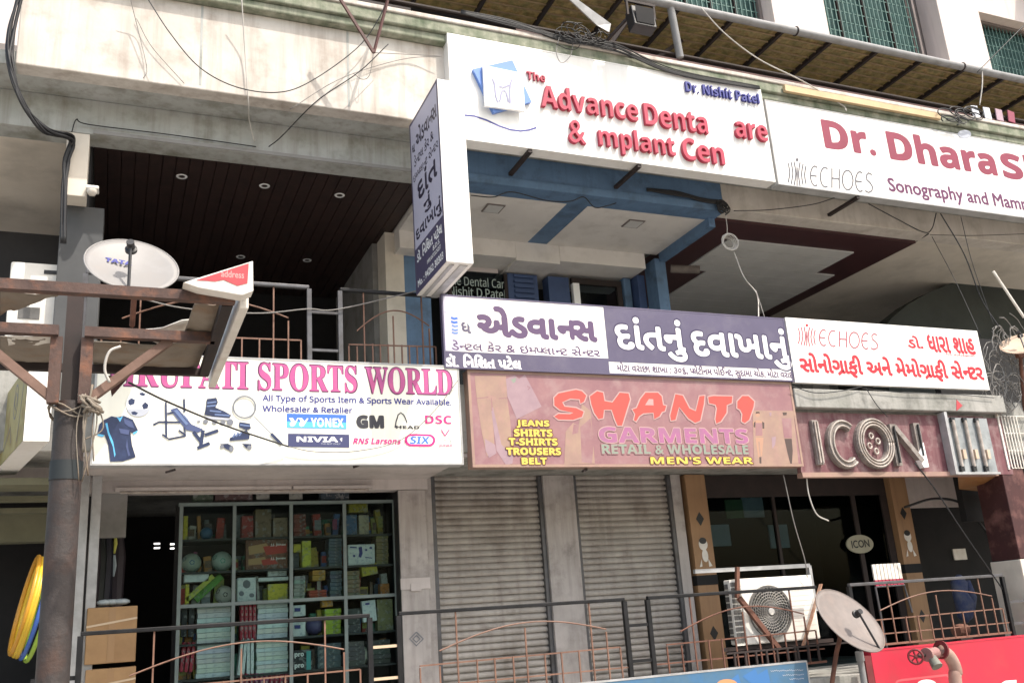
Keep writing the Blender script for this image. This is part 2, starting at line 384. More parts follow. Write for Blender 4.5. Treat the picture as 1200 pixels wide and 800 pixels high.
mat('blue sign face', (.05, .125, .21), .5, (.075, .15, .23), 4, dirt=((.04, .16, .38), .6, 3))
mat('case frame', (.16, .205, .20), .5, (.12, .15, .15), 6)
mat('ground asphalt', (.27, .25, .22), .9, (.20, .185, .165), .6, bump=.3)
mat('dust path', (.40, .36, .32), .95, (.30, .27, .24), .8)
glass('case glass', (.76, .83, .82), .10); MATS['case glass'] = bpy.data.materials['case glass']
glass('dark shop glass', (.52, .60, .62), .14); MATS['dark shop glass'] = bpy.data.materials['dark shop glass']
glass('clinic glass', (.55, .6, .62), .2); MATS['clinic glass'] = bpy.data.materials['clinic glass']
MATS['lamp glow'] = emit('lamp glow', (1, .97, .92), 1.6)
def col(name, c, r=.6):
    if name.startswith('stock') or (name.startswith('goods') and max(c) < .6):
        return mat(name, c, r, tuple(v*.45+.16 for v in c), 17, 2, dirt=(tuple(v*.3 for v in c), .85, 26), lo=.56, hi=.585)
    if name.startswith('goods'): return mat(name, c, r, tuple(v*.86 for v in c), 5, dirt=((.16, .2, .28), .55, 30))
    return mat(name, c, r, tuple(v*.8 for v in c), 6)

def translucent(m, k):
    t = m.node_tree; b = t.nodes['Principled BSDF']; o = [n for n in t.nodes if n.type == 'OUTPUT_MATERIAL'][0]
    tr = t.nodes.new('ShaderNodeBsdfTranslucent'); mx = t.nodes.new('ShaderNodeMixShader'); mx.inputs[0].default_value = k
    src = b.inputs['Base Color'].links[0].from_socket; t.links.new(src, tr.inputs[0]); t.links.new(b.outputs[0], mx.inputs[1]); t.links.new(tr.outputs[0], mx.inputs[2]); t.links.new(mx.outputs[0], o.inputs[0])
translucent(M['awning sheet'], .45); translucent(M['tarp'], .25)
# ------------------------------------------------------------------ ground (photographer's side to far beyond the building)
g = B(); g.quad((-900, -900, -CZ), (900, -900, -CZ), (900, 900, -CZ), (-900, 900, -CZ)); struct(g.out('ground', M['ground asphalt'], fix=False))
g = B(); g.box(-40, 60, 7.2, 9.6, -CZ, -CZ+.14); struct(g.out('pavement', M['dust path'], bevel=.02))

# ------------------------------------------------------------------ the building
bd = thing('commercial_building', 'weathered two storey shop arcade with cream parapet, maroon and blue ceilings and rolling shutters', 'building', (4, 9.5, -CZ))
def part(name, m, *boxes, bevel=0, parent=None):
    for i, q in enumerate(boxes):
        b = B(); b.box(*q); o = b.out(name, M[m], parent or bd, bevel=bevel); first = o if i == 0 else first
    return first
FL1, FL2, CE2 = -.80, 2.42, 5.10
XL, XR = -2.6, 19
part('floor_slab', 'concrete', (XL, XR, 8.98, 15, FL1-.34, FL1), bevel=.01)
part('floor_slab', 'concrete', (XL, 7.2, 9.0, 15, 1.70, FL2), (7.2, XR, 9.0, 15, 1.70, FL2), bevel=.01)
part('roof_slab', 'grey beam paint', (XL, XR, 9.03, 15, 5.452, 5.6))
part('lower_wall', 'grey wall', (XL, XR, 10.2, 10.45, -CZ, FL1-.34))
for x in (-2.2, 2.9, 7.4, 11.2, 15): part('pillar', 'plaster pilaster', (x, x+.4, 9.2, 9.6, -CZ, FL1-.34))
# parapet, cornice, set-back beam
part('parapet', 'parapet paint', (-1.06, XR, 9.0, 9.2, 5.45, 6.46), bevel=.012)
for x in (P(236, 50, 9).x, P(408, 80, 9).x): part('joint_and_shadow', 'grey beam paint', (x-.012, x+.012, 8.9975, 8.9995, 5.5, 6.45))  # left strip is a seam; right strip is a cast shadow laid on in grey
part('cornice', 'cornice mould', (-1.3, XR, 8.9, 9.25, 6.463, 6.56), (-1.3, XR, 8.86, 9.25, 6.563, 6.70), bevel=.015)
part('coping', 'parapet paint', (-1.3, XR, 8.84, 9.3, 6.703, 6.76), bevel=.01)
part('beam', 'grey beam paint', (XL, 3.18, 9.5, 9.78, 5.06, 5.45), bevel=.008)
part('beam', 'blue paint', (3.182, 7.32, 9.5, 9.78, 5.03, 5.449), bevel=.008)
part('beam', mat('beige beam', (.60, .555, .505), .85, (.50, .455, .41), 2, dirt=((.25, .22, .18), .5, 2.6), streak=((.25, .21, .17), .35), bump=.2).name, (7.322, XR, 9.5, 9.78, 5.085, 5.45), bevel=.008)
part('beam_moulding', 'blue paint', (3.182, 7.26, 9.47, 9.498, 5.03, 5.13))
part('beam_trim', 'grey wall', (-.36, 3.18, 9.485, 9.499, 5.065, 5.105))
# left bay of the upper floor
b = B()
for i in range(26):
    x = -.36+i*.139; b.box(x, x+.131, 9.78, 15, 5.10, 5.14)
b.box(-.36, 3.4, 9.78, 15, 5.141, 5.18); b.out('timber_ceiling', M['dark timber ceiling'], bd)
part('transverse_beam', 'cream soffit', (-.60, -.39, 9.5, 9.75, 4.36, 5.055), bevel=.006)
part('column', mat('slate column', (.085, .087, .09), .8, (.06, .062, .065), 2).name, (-.62, -.22, 9.76, 10.16, FL2, 4.37), bevel=.01)
part('column', 'dark wall', (-.62, -.37, 9.79, 14.9, 4.372, 5.09))
part('ceiling', 'cream soffit', (XL, -.62, 9.78, 15, 5.10, 5.2))
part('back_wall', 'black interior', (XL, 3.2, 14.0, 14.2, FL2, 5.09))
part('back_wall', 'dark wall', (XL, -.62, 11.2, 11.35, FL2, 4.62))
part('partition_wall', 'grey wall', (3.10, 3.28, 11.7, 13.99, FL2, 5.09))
part('partition_end', 'cream soffit', (3.17, 3.42, 11.3, 11.69, FL2, 5.095))
part('partition_end', 'blue paint', (3.424, 3.78, 11.32, 11.7, FL2, 5.0))
# dental bay: ceiling, bulkhead, front wall
part('ceiling', 'white ceiling', (3.30, 5.13, 9.78, 11.06, 5.03, 5.2), (5.43, 7.2, 9.78, 11.06, 5.03, 5.2))
part('ceiling_stripe', 'blue paint', (5.132, 5.428, 9.78, 11.06, 5.035, 5.2))
part('bulkhead', 'white ceiling', (3.30, 4.95, 11.062, 12.2, 4.79, 5.2), (4.951, 5.619, 11.064, 12.2, 4.755, 5.2), (5.62, 7.0, 11.062, 12.2, 4.80, 5.2), bevel=.006)
part('fascia', 'blue paint', (7.20, 7.30, 9.70, 11.0, 4.90, 5.2), bevel=.006)
part('fascia', 'dark blue paint', (7.303, 7.34, 9.79, 11.0, 4.98, 5.2))
part('front_wall', 'black interior', (3.6, 7.0, 12.3, 12.4, FL2, 4.9))
b = B(); b.box(4.99, 5.45, 11.5, 11.7, FL2, 4.735)
for i in range(14): b.box(5.08, 5.38, 11.47, 11.51, 3.7+i*.075, 3.74+i*.075)
b.out('louvre_panel', M['dark blue paint'], bd)
part('front_pier', 'dark blue paint', (5.62, 5.95, 11.5, 11.7, FL2, 4.74), (6.98, 7.10, 11.3, 11.6, FL2, 4.79))
part('front_pier', 'blue paint', (6.83, 6.95, 11.45, 11.7, FL2, 4.79), (7.12, 7.30, 11.0, 11.3, FL2, 4.95), bevel=.006)
part('header_panel', 'pale wall', (4.2, 4.86, 11.52, 11.7, 4.73, 4.788))
dr = part('clinic_door', 'dark steel', (6.0, 6.82, 11.5, 11.56, 4.66, 4.75), (6.74, 6.82, 11.5, 11.56, FL2, 4.655))
part('door_jamb', 'white acrylic', (6.0, 6.10, 11.47, 11.55, FL2, 4.655), parent=dr)
part('pane', 'clinic glass', (6.105, 6.735, 11.53, 11.54, FL2, 4.655), parent=dr)
part('curtain', 'pale wall', (5.62-.2, 5.61, 11.9, 11.95, FL2, 4.7))
wn = part('clinic_window', 'dark steel', (4.1, 4.15, 11.5, 11.56, FL2, 4.72), (4.94, 4.985, 11.5, 11.56, FL2, 4.72))
part('pane', 'clinic glass', (4.152, 4.938, 11.53, 11.54, FL2, 4.72), parent=wn)
f = FY(11.525)
textpx(wn, f, SR('The Dental Care'), (523, 333, 596, 322), mat('frosted letter', (.34, .42, .40), .6), True, bold=.01)
textpx(wn, f, SR('Dr.Nishit D.Patel'), (511, 345, 592, 333.5), M['frosted letter'], True, bold=.01)
# maroon ceiling with strip panels let into it
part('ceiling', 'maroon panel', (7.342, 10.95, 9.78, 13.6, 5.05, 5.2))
b = B()
for i in range(11):
    y0 = 10.30+i*.30
    x0 = 7.95 if y0 < 11.3 else 8.36; x1 = 10.22 if y0 < 11.2 else 10.62
    b.box(x0, x1, y0, y0+.285, 5.03, 5.049)
b.out('strip_ceiling', M['grey strip ceiling'], bd)
part('ceiling', 'cream soffit', (10.96, XR, 9.78, 15, 5.10, 5.2))
part('back_wall', 'grey wall', (7.3, 12.6, 13.7, 13.9, FL2, 5.05))
part('back_wall', 'dark wall', (12.6, XR, 14.2, 14.4, FL2, 5.09))
part('pilaster', 'pale wall', (11.75, 12.12, 13.4, 13.69, FL2, 5.05))
b = B(); arch = [P(x, y, 11.2) for x, y in ((1030, 392), (1045, 372), (1065, 356), (1090, 342), (1120, 330), (1155, 323), (1200, 322), (1300, 330))]
b.prism(arch+[Vector((arch[-1].x, 11.2, 2.6)), Vector((arch[0].x, 11.2, 2.6))], (0, .3, 0)); b.out('arch_wall', mat('dark green wall', (.045, .05, .045), .85, (.03, .034, .03), 2), bd)
# upper set-back storey with grilled windows
UY = 11.0
WIN = [(3.0, 9.0), (9.4, 9.45)]
def px_x(x, y): return P(x, y, UY).x
w1a, w1b = px_x(905, 8), px_x(905, 8)
cols_ = [(px_x(902, 5), px_x(966, 20)), (px_x(1086, 50), px_x(1128, 65))]
part('upper_wall', 'upper wall', (XL, 7.0, UY, UY+.3, 6.9, 16))
part('upper_wall', 'reveal', (7.0, XR+8, UY+.42, UY+.6, 6.9, 16))
part('upper_column', 'upper wall', (cols_[0][0], cols_[0][1], UY-.05, UY+.41, 6.9, 16), (px_x(1078, 10)+.42, px_x(1122, 10)+.5, UY-.05, UY+.41, 6.9, 16), bevel=.01)
wl = 9.45
part('window_apron', 'upper wall', (7.0, cols_[0][0]-.003, UY, UY+.3, 6.9, wl), (cols_[0][1]+.003, px_x(1078, 10)+.417, UY, UY+.3, 6.9, wl), (px_x(1122, 10)+.503, XR+8, UY, UY+.3, 6.9, wl))
part('lintel', 'upper wall', (px_x(1122, 10)+.503, XR+8, UY, UY+.35, 10.85, 12.2))
part('chajja', 'reveal', (px_x(1122, 10)+2.0, XR+8, UY-.9, UY-.06, 11.9, 12.1))
def grille(x0, x1, z0, z1):
    wd = part('window', 'reveal', (x0, x0+.05, UY+.2, UY+.3, z0, z1), (x1-.05, x1, UY+.2, UY+.3, z0, z1), (x0+.052, x1-.052, UY+.2, UY+.3, z1-.05, z1))
    part('curtain', 'curtain green', (x0+.06, x1-.06, UY+.33, UY+.36, z0, z1-.06), parent=wd)
    b = B(); n = int((x1-x0)/.10)
    for i in range(1, n): x = x0+(x1-x0)*i/n; b.bar((x, UY+.24, z0), (x, UY+.24, z1-.06), .014)
    for i in range(1, int((z1-z0)/.22)): z = z0+i*.22; b.bar((x0+.05, UY+.255, z), (x1-.05, UY+.255, z), .014)
    b.out('grille', M['green grille'], wd)
    b = B()
    for k in range(1, 4): x = x0+(x1-x0)*k/4; b.bar((x, UY+.27, z0), (x, UY+.27, z1-.06), .05)
    b.out('mullion', M['dark steel'], wd)
grille(8.0, cols_[0][0]-.02, wl+.003, 11.4); grille(cols_[0][1]+.02, px_x(1078, 10)+.10, wl+.003, 11.4); grille(px_x(1122, 10)+.56, XR+3, wl+.003, 10.84)

# ---- first floor arcade: soffit header, pilasters, shutters, shop fronts
SY = 10.4
part('soffit_beam', 'pale wall', (-.30, 3.33, SY, SY+.2, 1.54, 1.699), (XL, -.305, SY-.6, SY+.2, 1.60, 1.699))
part('corridor_soffit', 'pale wall', (-.3, 3.33, 9.02, SY-.003, 1.66, 1.699))
part('pilaster', 'plaster pilaster', (2.98, 3.30, SY, SY+.35, FL1, 1.535), bevel=.006)
part('pilaster', 'plaster pilaster', (4.79, 5.20, SY, SY+.35, FL1, 1.695), bevel=.006)
part('pilaster_band', 'pale wall', (2.97, 3.31, SY-.012, SY-.002, .44, .56))
part('pilaster', 'plaster pilaster', (3.302, 3.38, SY+.03, SY+.3, FL1, 1.695))
part('pilaster', 'plaster pilaster', (6.60, 6.74, SY+.03, SY+.3, FL1, 1.695))
def shutter(x0, x1):
    b = B(); n = 34; pitch = .0735; pr = []; z = FL1+.02
    for i in range(n):
        for t, d in ((0, .0), (.10, .004), (.13, -.026), (.30, -.034), (.60, -.034), (.86, -.022), (.90, -.002)):
            pr.append((SY+.12+d, z+(i+t)*pitch))
    k = len(pr); b.v = [Vector((x, y, zz)) for y, zz in pr for x in (x0, x1)]
    b.f = [(2*i, 2*i+1, 2*i+3, 2*i+2) for i in range(k-1)]
    s_ = b.out('rolling_shutter', M['shutter paint'], bd, smooth='auto', fix=False)
    part('guide_rail', 'grey rail', (x0-.02, x0+.03, SY+.04, SY+.16, FL1, 1.69), (x1-.03, x1+.02, SY+.04, SY+.16, FL1, 1.69), parent=s_)
    part('bottom_bar', 'grey rail', (x0+.031, x1-.031, SY+.07, SY+.13, FL1, FL1+.06), parent=s_)
shutter(3.40, 4.77); shutter(5.22, 6.58)
part('shutter_back', 'black interior', (3.3, 6.74, SY+.4, SY+.5, FL1, 1.698))
part('jamb', 'galvanised', (-.29, -.21, 10.0, 10.1, FL1, 1.66), (-.19, -.10, 10.05, 10.15, FL1, 1.66), bevel=.005)
part('door_header', 'grey wall', (-.18, .14, SY+.02, SY+.1, 1.1, 1.538))
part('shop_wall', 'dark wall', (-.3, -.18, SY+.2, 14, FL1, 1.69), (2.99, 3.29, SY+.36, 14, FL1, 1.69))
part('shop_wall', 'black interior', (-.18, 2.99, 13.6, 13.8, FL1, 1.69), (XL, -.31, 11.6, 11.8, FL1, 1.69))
part('ledge', mat('ledge olive', (.17, .165, .11), .8, (.12, .12, .08), 3).name, (XL, -.42, 9.3, 9.7, 1.46, 1.52), (XL, -.42, 9.9, 10.0, 1.40, 1.45), (XL, -.42, 10.2, 10.3, 1.33, 1.38), (XL, -.42, 10.6, 10.8, 1.1, 1.4))
# parlour front with tan pillars and dark glass
for x0, x1 in ((6.80, 7.10), (10.20, 10.50)):
    pl = part('pillar', 'tan pillar', (x0, x1, SY, SY+.3, FL1, 1.69), bevel=.005)
    part('band', 'black interior', (x0-.004, x1+.004, SY-.006, SY+.1, .30, .42), parent=pl)
    f = FY(SY-.002); cx = (x0+x1)/2
    art(pl, f, [[(cx-.06, z), (cx, z-.09), (cx+.06, z), (cx, z+.09)] for z in (1.12, -.28)], M['black plastic'], 'inlay', px=False)
    art(pl, f, [ell(cx, .80, .065, .075), ell(cx+.01, .66, .045, .08), [(cx-.05, .62), (cx-.09, .52), (cx-.05, .53)], [(cx+.05, .62), (cx+.1, .53), (cx+.05, .52)]], M['worn white'], 'motif', px=False)
    art(pl, f, [ell(cx, .845, .055, .04)], M['black plastic'], 'motif', px=False)
gl = part('glass_front', 'dark steel', (7.104, 10.196, SY+.1, SY+.16, 1.40, 1.69), (9.55, 9.62, SY+.1, SY+.16, FL1, 1.399), (10.08, 10.196, SY+.1, SY+.16, FL1, 1.399), (8.2, 8.24, SY+.1, SY+.16, FL1, 1.399))
part('pane', 'dark shop glass', (7.11, 8.197, SY+.125, SY+.135, FL1, 1.399), (8.243, 9.547, SY+.125, SY+.135, FL1, 1.399), (9.623, 10.077, SY+.125, SY+.135, FL1, 1.399), parent=gl)
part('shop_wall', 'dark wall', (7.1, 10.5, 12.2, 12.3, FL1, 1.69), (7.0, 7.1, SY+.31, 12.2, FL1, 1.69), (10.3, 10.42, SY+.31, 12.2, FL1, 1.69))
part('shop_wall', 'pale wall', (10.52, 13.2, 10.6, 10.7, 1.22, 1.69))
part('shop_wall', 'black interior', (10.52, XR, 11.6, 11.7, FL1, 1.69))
part('column', mat('maroon column', (.06, .02, .02), .7, (.04, .014, .014), 3, dirt=((.3, .14, .12), .5, 4)).name, (10.72, 11.12, 8.96, 9.4, .35, 1.62), bevel=.01)
part('column', 'cream soffit', (10.70, 11.14, 8.95, 9.42, FL1, .345), bevel=.01)

# ------------------------------------------------------------------ awning over the upper terrace
aw = thing('awning', 'mottled fibre sheet awning on dark ribs with a grey front pipe above the clinic signs', 'awning', (9, 9.5, 7.5))
AX0, AX1 = 1.2, 18.6
b = B(); n = 60
for i in range(n+1):
    x = AX0+(AX1-AX0)*i/n; z = 7.60+.012*sin(i*2.1); b.v += [Vector((x, 8.82, z)), Vector((x, 10.98, z+.03))]
b.f = [(2*i, 2*i+1, 2*i+3, 2*i+2) for i in range(n)]; b.out('roof_sheet', M['awning sheet'], aw, fix=False, solid=.01)
b = B(); b.tube([(AX0, 8.78, 7.55), (AX1, 8.78, 7.55)], .055, 12); b.out('front_pipe', M['pvc grey'], aw, smooth='auto')
k = 0; x = 1.5
while x < AX1:
    b = B(); b.bar((x, 8.82, 7.555), (x+.02, 10.95, 7.565), .045, .06); b.out('rib', M['dark steel'], aw); x += .84
for y in (9.75, 10.6):
    b = B(); b.bar((AX0, y, 7.5), (AX1, y, 7.5), .05, .045); b.out('purlin', M['dark steel'], aw)
for k in range(13):
    y = 8.98+k*.155; B().bar((AX0, y, 7.572), (AX1, y, 7.572), .022, .012).out('lath', M['fibre brown'], aw)
for x in (8.4, 11.5, 12.9):
    b = B(); b.torus((x, 8.78, 7.55), .058, .012, (1, 0, 0), 20, 6); b.out('pipe_clip', M['dark steel'], aw)
p0 = P(797, 68, 8.9); p1 = P(779, -2, 8.9)
b = B(); b.tube([p0, (p1.x, 8.8, 7.52)], .05, 12); b.out('post', M['pvc grey'], aw, smooth='auto')
q = P(700, 70, 9.0).x
b = B(); b.bar((q+.6, 8.82, 7.5), (q+.1, 9.02, 6.77), .05); b.out('strut', M['dark steel'], aw)
b = B(); b.bar((q+1.6, 9.4, 7.52), (q+.75, 9.05, 6.77), .05); b.out('strut', M['dark steel'], aw)
# rail along the top of the parapet
b = B(); tr = thing('parapet_rail', 'thin maroon steel rail lying along the top of the parapet, under the awning', 'rail', (8, 8.95, 6.77))
a0, a1 = P(640, 45, 8.92), P(1215, 170, 8.92)
B().bar((4.2, 8.92, 6.80), (XR, 8.92, 6.80), .05, .05).out('rail', M['maroon rail'], tr)
B().bar((1.2, 8.95, 6.83), (2.9, 8.95, 6.83), .04, .06).out('rail', M['dark steel'], tr)
bm_ = B(); bm_.bar((1.0, 8.93, 6.92), (XR, 8.93, 6.92), .03, .02); bm_.out('rail', M['dark steel'], tr)
a0, a1 = P(918, 103, 8.83), P(1100, 135, 8.83)
cd = B().bar((a0.x, 8.82, 6.62), (a1.x, 8.82, 6.62), .05, .09).out('conduit', M['conduit cream']); tag(cd, 'pale orange square conduit running above the sonography sign', 'conduit')

# ------------------------------------------------------------------ signboards
def board(name, label, cat, x0, x1, z0, z1, y, depth, face, edge='sign edge', lip=.012, fr=.018):
    t = thing(name, label, cat, ((x0+x1)/2, y+depth, z0))
    B().box(x0+fr, x1-fr, y, y+.02, z0+fr, z1-fr).out('panel', M[face], t)
    b = B(); b.box(x0, x1, y-lip*.3, y+depth, z0, z0+fr-.001).box(x0, x1, y-lip*.3, y+depth, z1-fr+.001, z1).box(x0, x0+fr-.001, y-lip*.3, y+depth, z0+fr, z1-fr).box(x1-fr+.001, x1, y-lip*.3, y+depth, z0+fr, z1-fr)
    b.out('edge_trim', M[edge], t)
    return t, FY(y)
# -- Dental clinic, English board with raised letters
t, f = board('signboard', 'big white clinic board with raised crimson lettering and a tooth emblem, below the awning', 'signboard', 3.30, 7.69, 5.205, 6.555, 8.85, .19, 'white flex', 'white flex')
RL = M['crimson']
def raised(body, px, bold=0, m=RL, depth=.05): return textpx(t, f, body, px, m, True, depth=depth, name='raised_letters', lift=.001)
raised(SB('The'), (616.5, 94, 638, 84.3), 0, depth=.03)
raised(SB('Advance'), (632, 126.5, 745.5, 100.5), .01)
raised(SB('Denta'), (753, 147.5, 826.5, 123), .01)
raised(SB('are'), (859.5, 162, 897, 143.8), .01)
raised('&', (664.5, 168.5, 684, 142), .05)
raised(SB('mplant'), (700, 179, 789, 148.5), .01)
raised(SB('Cen'), (797.5, 188, 846, 163), .01)
raised(SB('Dr. Nishit Patel'), (802, 108, 888, 96.5), .01, M['navy letter'], .035)
textpx(t, f, 'B.D.S', (869, 126.5, 886.5, 121), M['print pale'], True, bold=.01)
# emblem: blue square behind a white one, both raised
f1 = Face(f.o+f.n*.0); 
art(t, f1, [[(552.5, 84), (598.5, 73.5), (621, 122), (577, 135)]], M['pale blue'], 'emblem_back', depth=.05)
f2 = Face(f.o+f.n*.055)
art(t, f2, [[(564.5, 78.5), (611, 88), (614, 132), (567.5, 126)]], M['white acrylic'], 'emblem_front', depth=.035)
f3 = Face(f.o+f.n*.098)
lines(t, f3, [[(577, 92), (579.5, 98), (581, 112), (583.5, 120), (586, 118), (588, 107), (591.5, 106), (594, 110), (596, 120), (598, 121), (597.5, 108), (598, 99), (600, 93)], [(584, 101), (590, 102.5), (597, 100)]], .018, M['tooth line'], 'tooth_outline')
lines(t, f, [[(544, 135.2), (556, 136.3), (570, 141), (584, 147.5), (598, 152.3), (610, 153.8), (620, 152.6), (628.5, 149.8)]], .022, M['navy letter'], 'swoosh')
for x in (620, 746):
    a = PZ(x, 177 if x < 700 else 196, 5.19); tag(B().box(a.x-.02, a.x+.03, 9.0, 9.42, 5.36, 5.40).out('bracket', M['dark steel'], t), '', '') if 0 else B().box(a.x-.02, a.x+.03, 8.86, 9.47, 5.16, 5.20).out('bracket', M['dark steel'], t)
# -- Sonography board
t, f = board('signboard', 'long white sonography board with flat crimson English lettering at the upper right', 'signboard', 7.745, 15.2, 5.19, 6.43, 8.87, .15, 'white flex', 'sign edge')
CP = M['crimson print']
textpx(t, f, SB('Dr.'), (964, 173.5, 1024.5, 140), CP, True, bold=.028)
textpx(t, f, SB('Dhara'), (1040, 186.5, 1166, 152), CP, True, bold=.028)
textpx(t, f, SB('Shah'), (1173, 208, 1284, 177), CP, True, bold=.028)
textpx(t, f, 'Sonography and Mammography Center', (1041, 229, 1310, 208), M['plum ink'], True, bold=.025)
def echoes(t, f, x0, y0, sx, sy, m, wd, dotm, sl=0):
    """wave bars and thin ECHOES lettering; x0,y0 = left middle in photo pixels; sl = slope of the line"""
    q = lambda a, b: (x0+a*sx, y0+b*sy+a*sx*sl)
    L = []
    for i, (h, c) in enumerate(((14, 2.2), (16, 2.4), (17, 2.4), (17, -2.2), (15, -2.2), (13, -2))):
        a = i*5.3 + (4 if i > 2 else 0); L.append([q(a-c*.3, -h), q(a+c*.5, -h*.5), q(a+c, 0), q(a+c*.5, h*.5), q(a-c*.3, h)])
    L.append([q(15.2, -9), q(15.2, 17)])
    def arc(cx, rx, ry, a, b): return [q(cx+rx*cos(radians(t_)), ry*sin(radians(t_))) for t_ in [a+(b-a)*k/14 for k in range(15)]]
    L += [arc(47, 8, 14, 300, 60), [q(40, 0), q(50, 0)]]
    L += [arc(65, 8.5, 14, 300, 60)]
    L += [[q(77, -14), q(77, 14)], [q(77, 0), q(90, 0)], [q(90, -14), q(90, 14)]]
    L += [arc(105, 9.5, 14, 0, 360)]
    L += [arc(127, 8, 14, 300, 60), [q(120, 0), q(130, 0)]]
    L += [[q(148, -12), q(142, -14), q(138, -10), q(139, -4), q(145, 0), q(149, 5), q(148, 11), q(142, 14), q(136, 12)]]
    lines(t, f, L, wd*1.15, m, 'echo_lettering')
    art(t, f, [[q(15.2+2.4*cos(k*pi/5), -20+2.4*sin(k*pi/5)) for k in range(10)]], dotm, 'dot')
echoes(t, f, 924, 202.5, .66, .82, M['grey ink'], .016, M['grey ink'], .125)
art(t, f, [ell(1130, 157.5, 8, 5, 14)], M['print pale'], 'sticker')
B().box(P(1003, 232, 8.9).x, P(1003, 232, 8.9).x+.05, 8.88, 9.47, 5.145, 5.185).out('bracket', M['dark steel'], t)
# -- projecting box sign
t = thing('projecting_sign', 'tall white box sign standing out from the facade, dark lettering on its shaded left face', 'signboard', (2.98, 9.0, 3.36))
B().box(2.845, 3.125, 8.0, 8.99, 3.36, 5.36).out('box', M['white flex'], t, bevel=.008)
B().box(2.90, 2.94, 8.05, 8.99, 3.35, 3.358).box(3.0, 3.08, 8.05, 8.99, 3.352, 3.358).out('underside', M['galvanised'], t)
f = Face((2.845, 8.99, 3.36), (0, -1, 0))
art(t, f, [[(.0, .0), (.99, 0), (.99, 2.0), (0, 2.0)]], M['violet'], 'border', px=False)
art(t, f, [[(.035, .50), (.955, .50), (.955, 1.965), (.035, 1.965)]], M['lilac panel'], 'panel', px=False)
VI = mat('near black ink', (.03, .025, .05), .5)
def tl(body, r, m=VI, bold=.03): text(t, f, body, r, m, bold=bold)
tl('ધ', (.07, 1.60, .17, 1.71)); tl('એડવા^ન્સ'.replace('્', ''), (.22, 1.60, .93, 1.83)); tl('ડે^નટલ કેર &', (.12, 1.42, .80, 1.56), bold=.015); tl('ઇ^મ^પલા^નટ સે^નટર', (.07, 1.26, .93, 1.38), bold=.015)
tl('દાંત', (.2, .98, .86, 1.26), bold=.03); tl('નું', (.38, .74, .64, .95), bold=.03); tl('દવાખાનું', (.08, .53, .94, .74), bold=.03)
WH = M['soft white']
tl('ડૉ. િનિશત પટેલ', (.08, .33, .92, .47), WH, .03); tl('B.D.S.', (.62, .26, .84, .31), WH, .02); tl('IMPLANTOLOGIST', (.42, .19, .86, .235), WH, .02); tl('Mo. : 94262 30303', (.08, .06, .92, .14), WH, .03)
# -- dental clinic, Gujarati board on the balcony
t, f = board('signboard', 'white and violet clinic board in Gujarati hung along the balcony, its right half violet', 'signboard', 3.07, 7.475, 2.545, 3.345, 8.85, .06, 'white flex', 'violet')
V = M['violet']
xa = f.px(707, 362)[0]; zb = 2.545+.018; zt = 3.345-.018; xe = 7.475-.018; x0 = 3.07+.018
zm = f.px(720, 424)[1]; zl = f.px(600, 422)[1]
art(t, f, [[(x0, zb), (xa, zb), (xa, zb+.165), (x0, zb+.165)], [(xa, zm), (xe, zm), (xe, zt), (xa, zt)]], V, 'violet_panel', px=False)
art(t, f, [[(x0, zb+.17), (x0+.17, zb+.17), (x0+.17, zt), (x0, zt)]], M['lilac panel'], 'left_band', px=False)
textpx(t, f, 'ધ', (540.5, 390.5, 552, 377.5), V, bold=.03)
textpx(t, f, 'એડવા^નસ', (558.5, 394, 699, 366.5), M['violet ink'], bold=.05)
textpx(t, f, 'ડે^નટલ કેર & ઇ^મ^પલા^નટ સે^નટર', (529, 410, 703, 407), M['violet ink'], bold=.018)
textpx(t, f, 'ડૉ. િનિશત પટેલ', (521, 430.5, 611, 417.5), WH, bold=.045)
textpx(t, f, 'દાંતનું', (719.5, 422, 805, 373.5), mat('outline dark', (.04, .03, .08), .5), bold=.055)
textpx(t, f, 'દાંતનું', (721, 420.5, 803.5, 375.5), WH, bold=.028)
textpx(t, f, 'દવાખાનું', (809, 430, 926.5, 383.5), M['outline dark'], bold=.055)
textpx(t, f, 'દવાખાનું', (810.5, 428.5, 925, 385.5), WH, bold=.028)
textpx(t, f, 'મોટા વરાછા શાખા : ૩૦૬, ^પલેટીનમ પોઈ^નટ, સુદામા ચોક, મોટા વરાછા', (723, 437.5, 933, 433.5), M['violet ink'], bold=.02)
lines(t, f, [[(522, 365), (528, 360), (538, 358), (543, 353.5), (547, 357), (548, 366), (546, 376), (551, 382)]], .016, M['ice blue'], 'tooth_outline')
lines(t, f, [[(528.5, y), (532, y+1.5), (536, y+.8)] for y in (372, 376.5)], .022, M['bright blue'], 'screw_thread')
lines(t, f, [[(529.5, y), (533, y+1.5), (536.5, y+.8)] for y in (381, 385.5, 389)], .016, M['pale blue'], 'screw_thread')
# -- sonography, Gujarati board
t, f = board('signboard', 'white sonography board with red Gujarati lettering, at the right end of the balcony boards', 'signboard', 7.49, 10.68, 2.535, 3.355, 8.84, .06, 'white flex', 'white flex')
RI = M['red ink']
echoes(t, f, 936, 393.5, .62, .66, mat('rose ink', (.33, .06, .09), .5), .014, RI, .075)
textpx(t, f, 'ડો.', (1063, 407.5, 1081, 394), RI, bold=.035)
textpx(t, f, 'ધારા શાહ', (1087, 412.5, 1142, 395.5), RI, bold=.035)
textpx(t, f, 'M.D. (Radiodiagnosis)', (1109, 416.8, 1142, 415.8), RI, bold=.01)
textpx(t, f, 'સોનોગ|ાફી અને મેમોગ|ાફી સે^નટર', (937, 440, 1152, 424), RI, bold=.035)
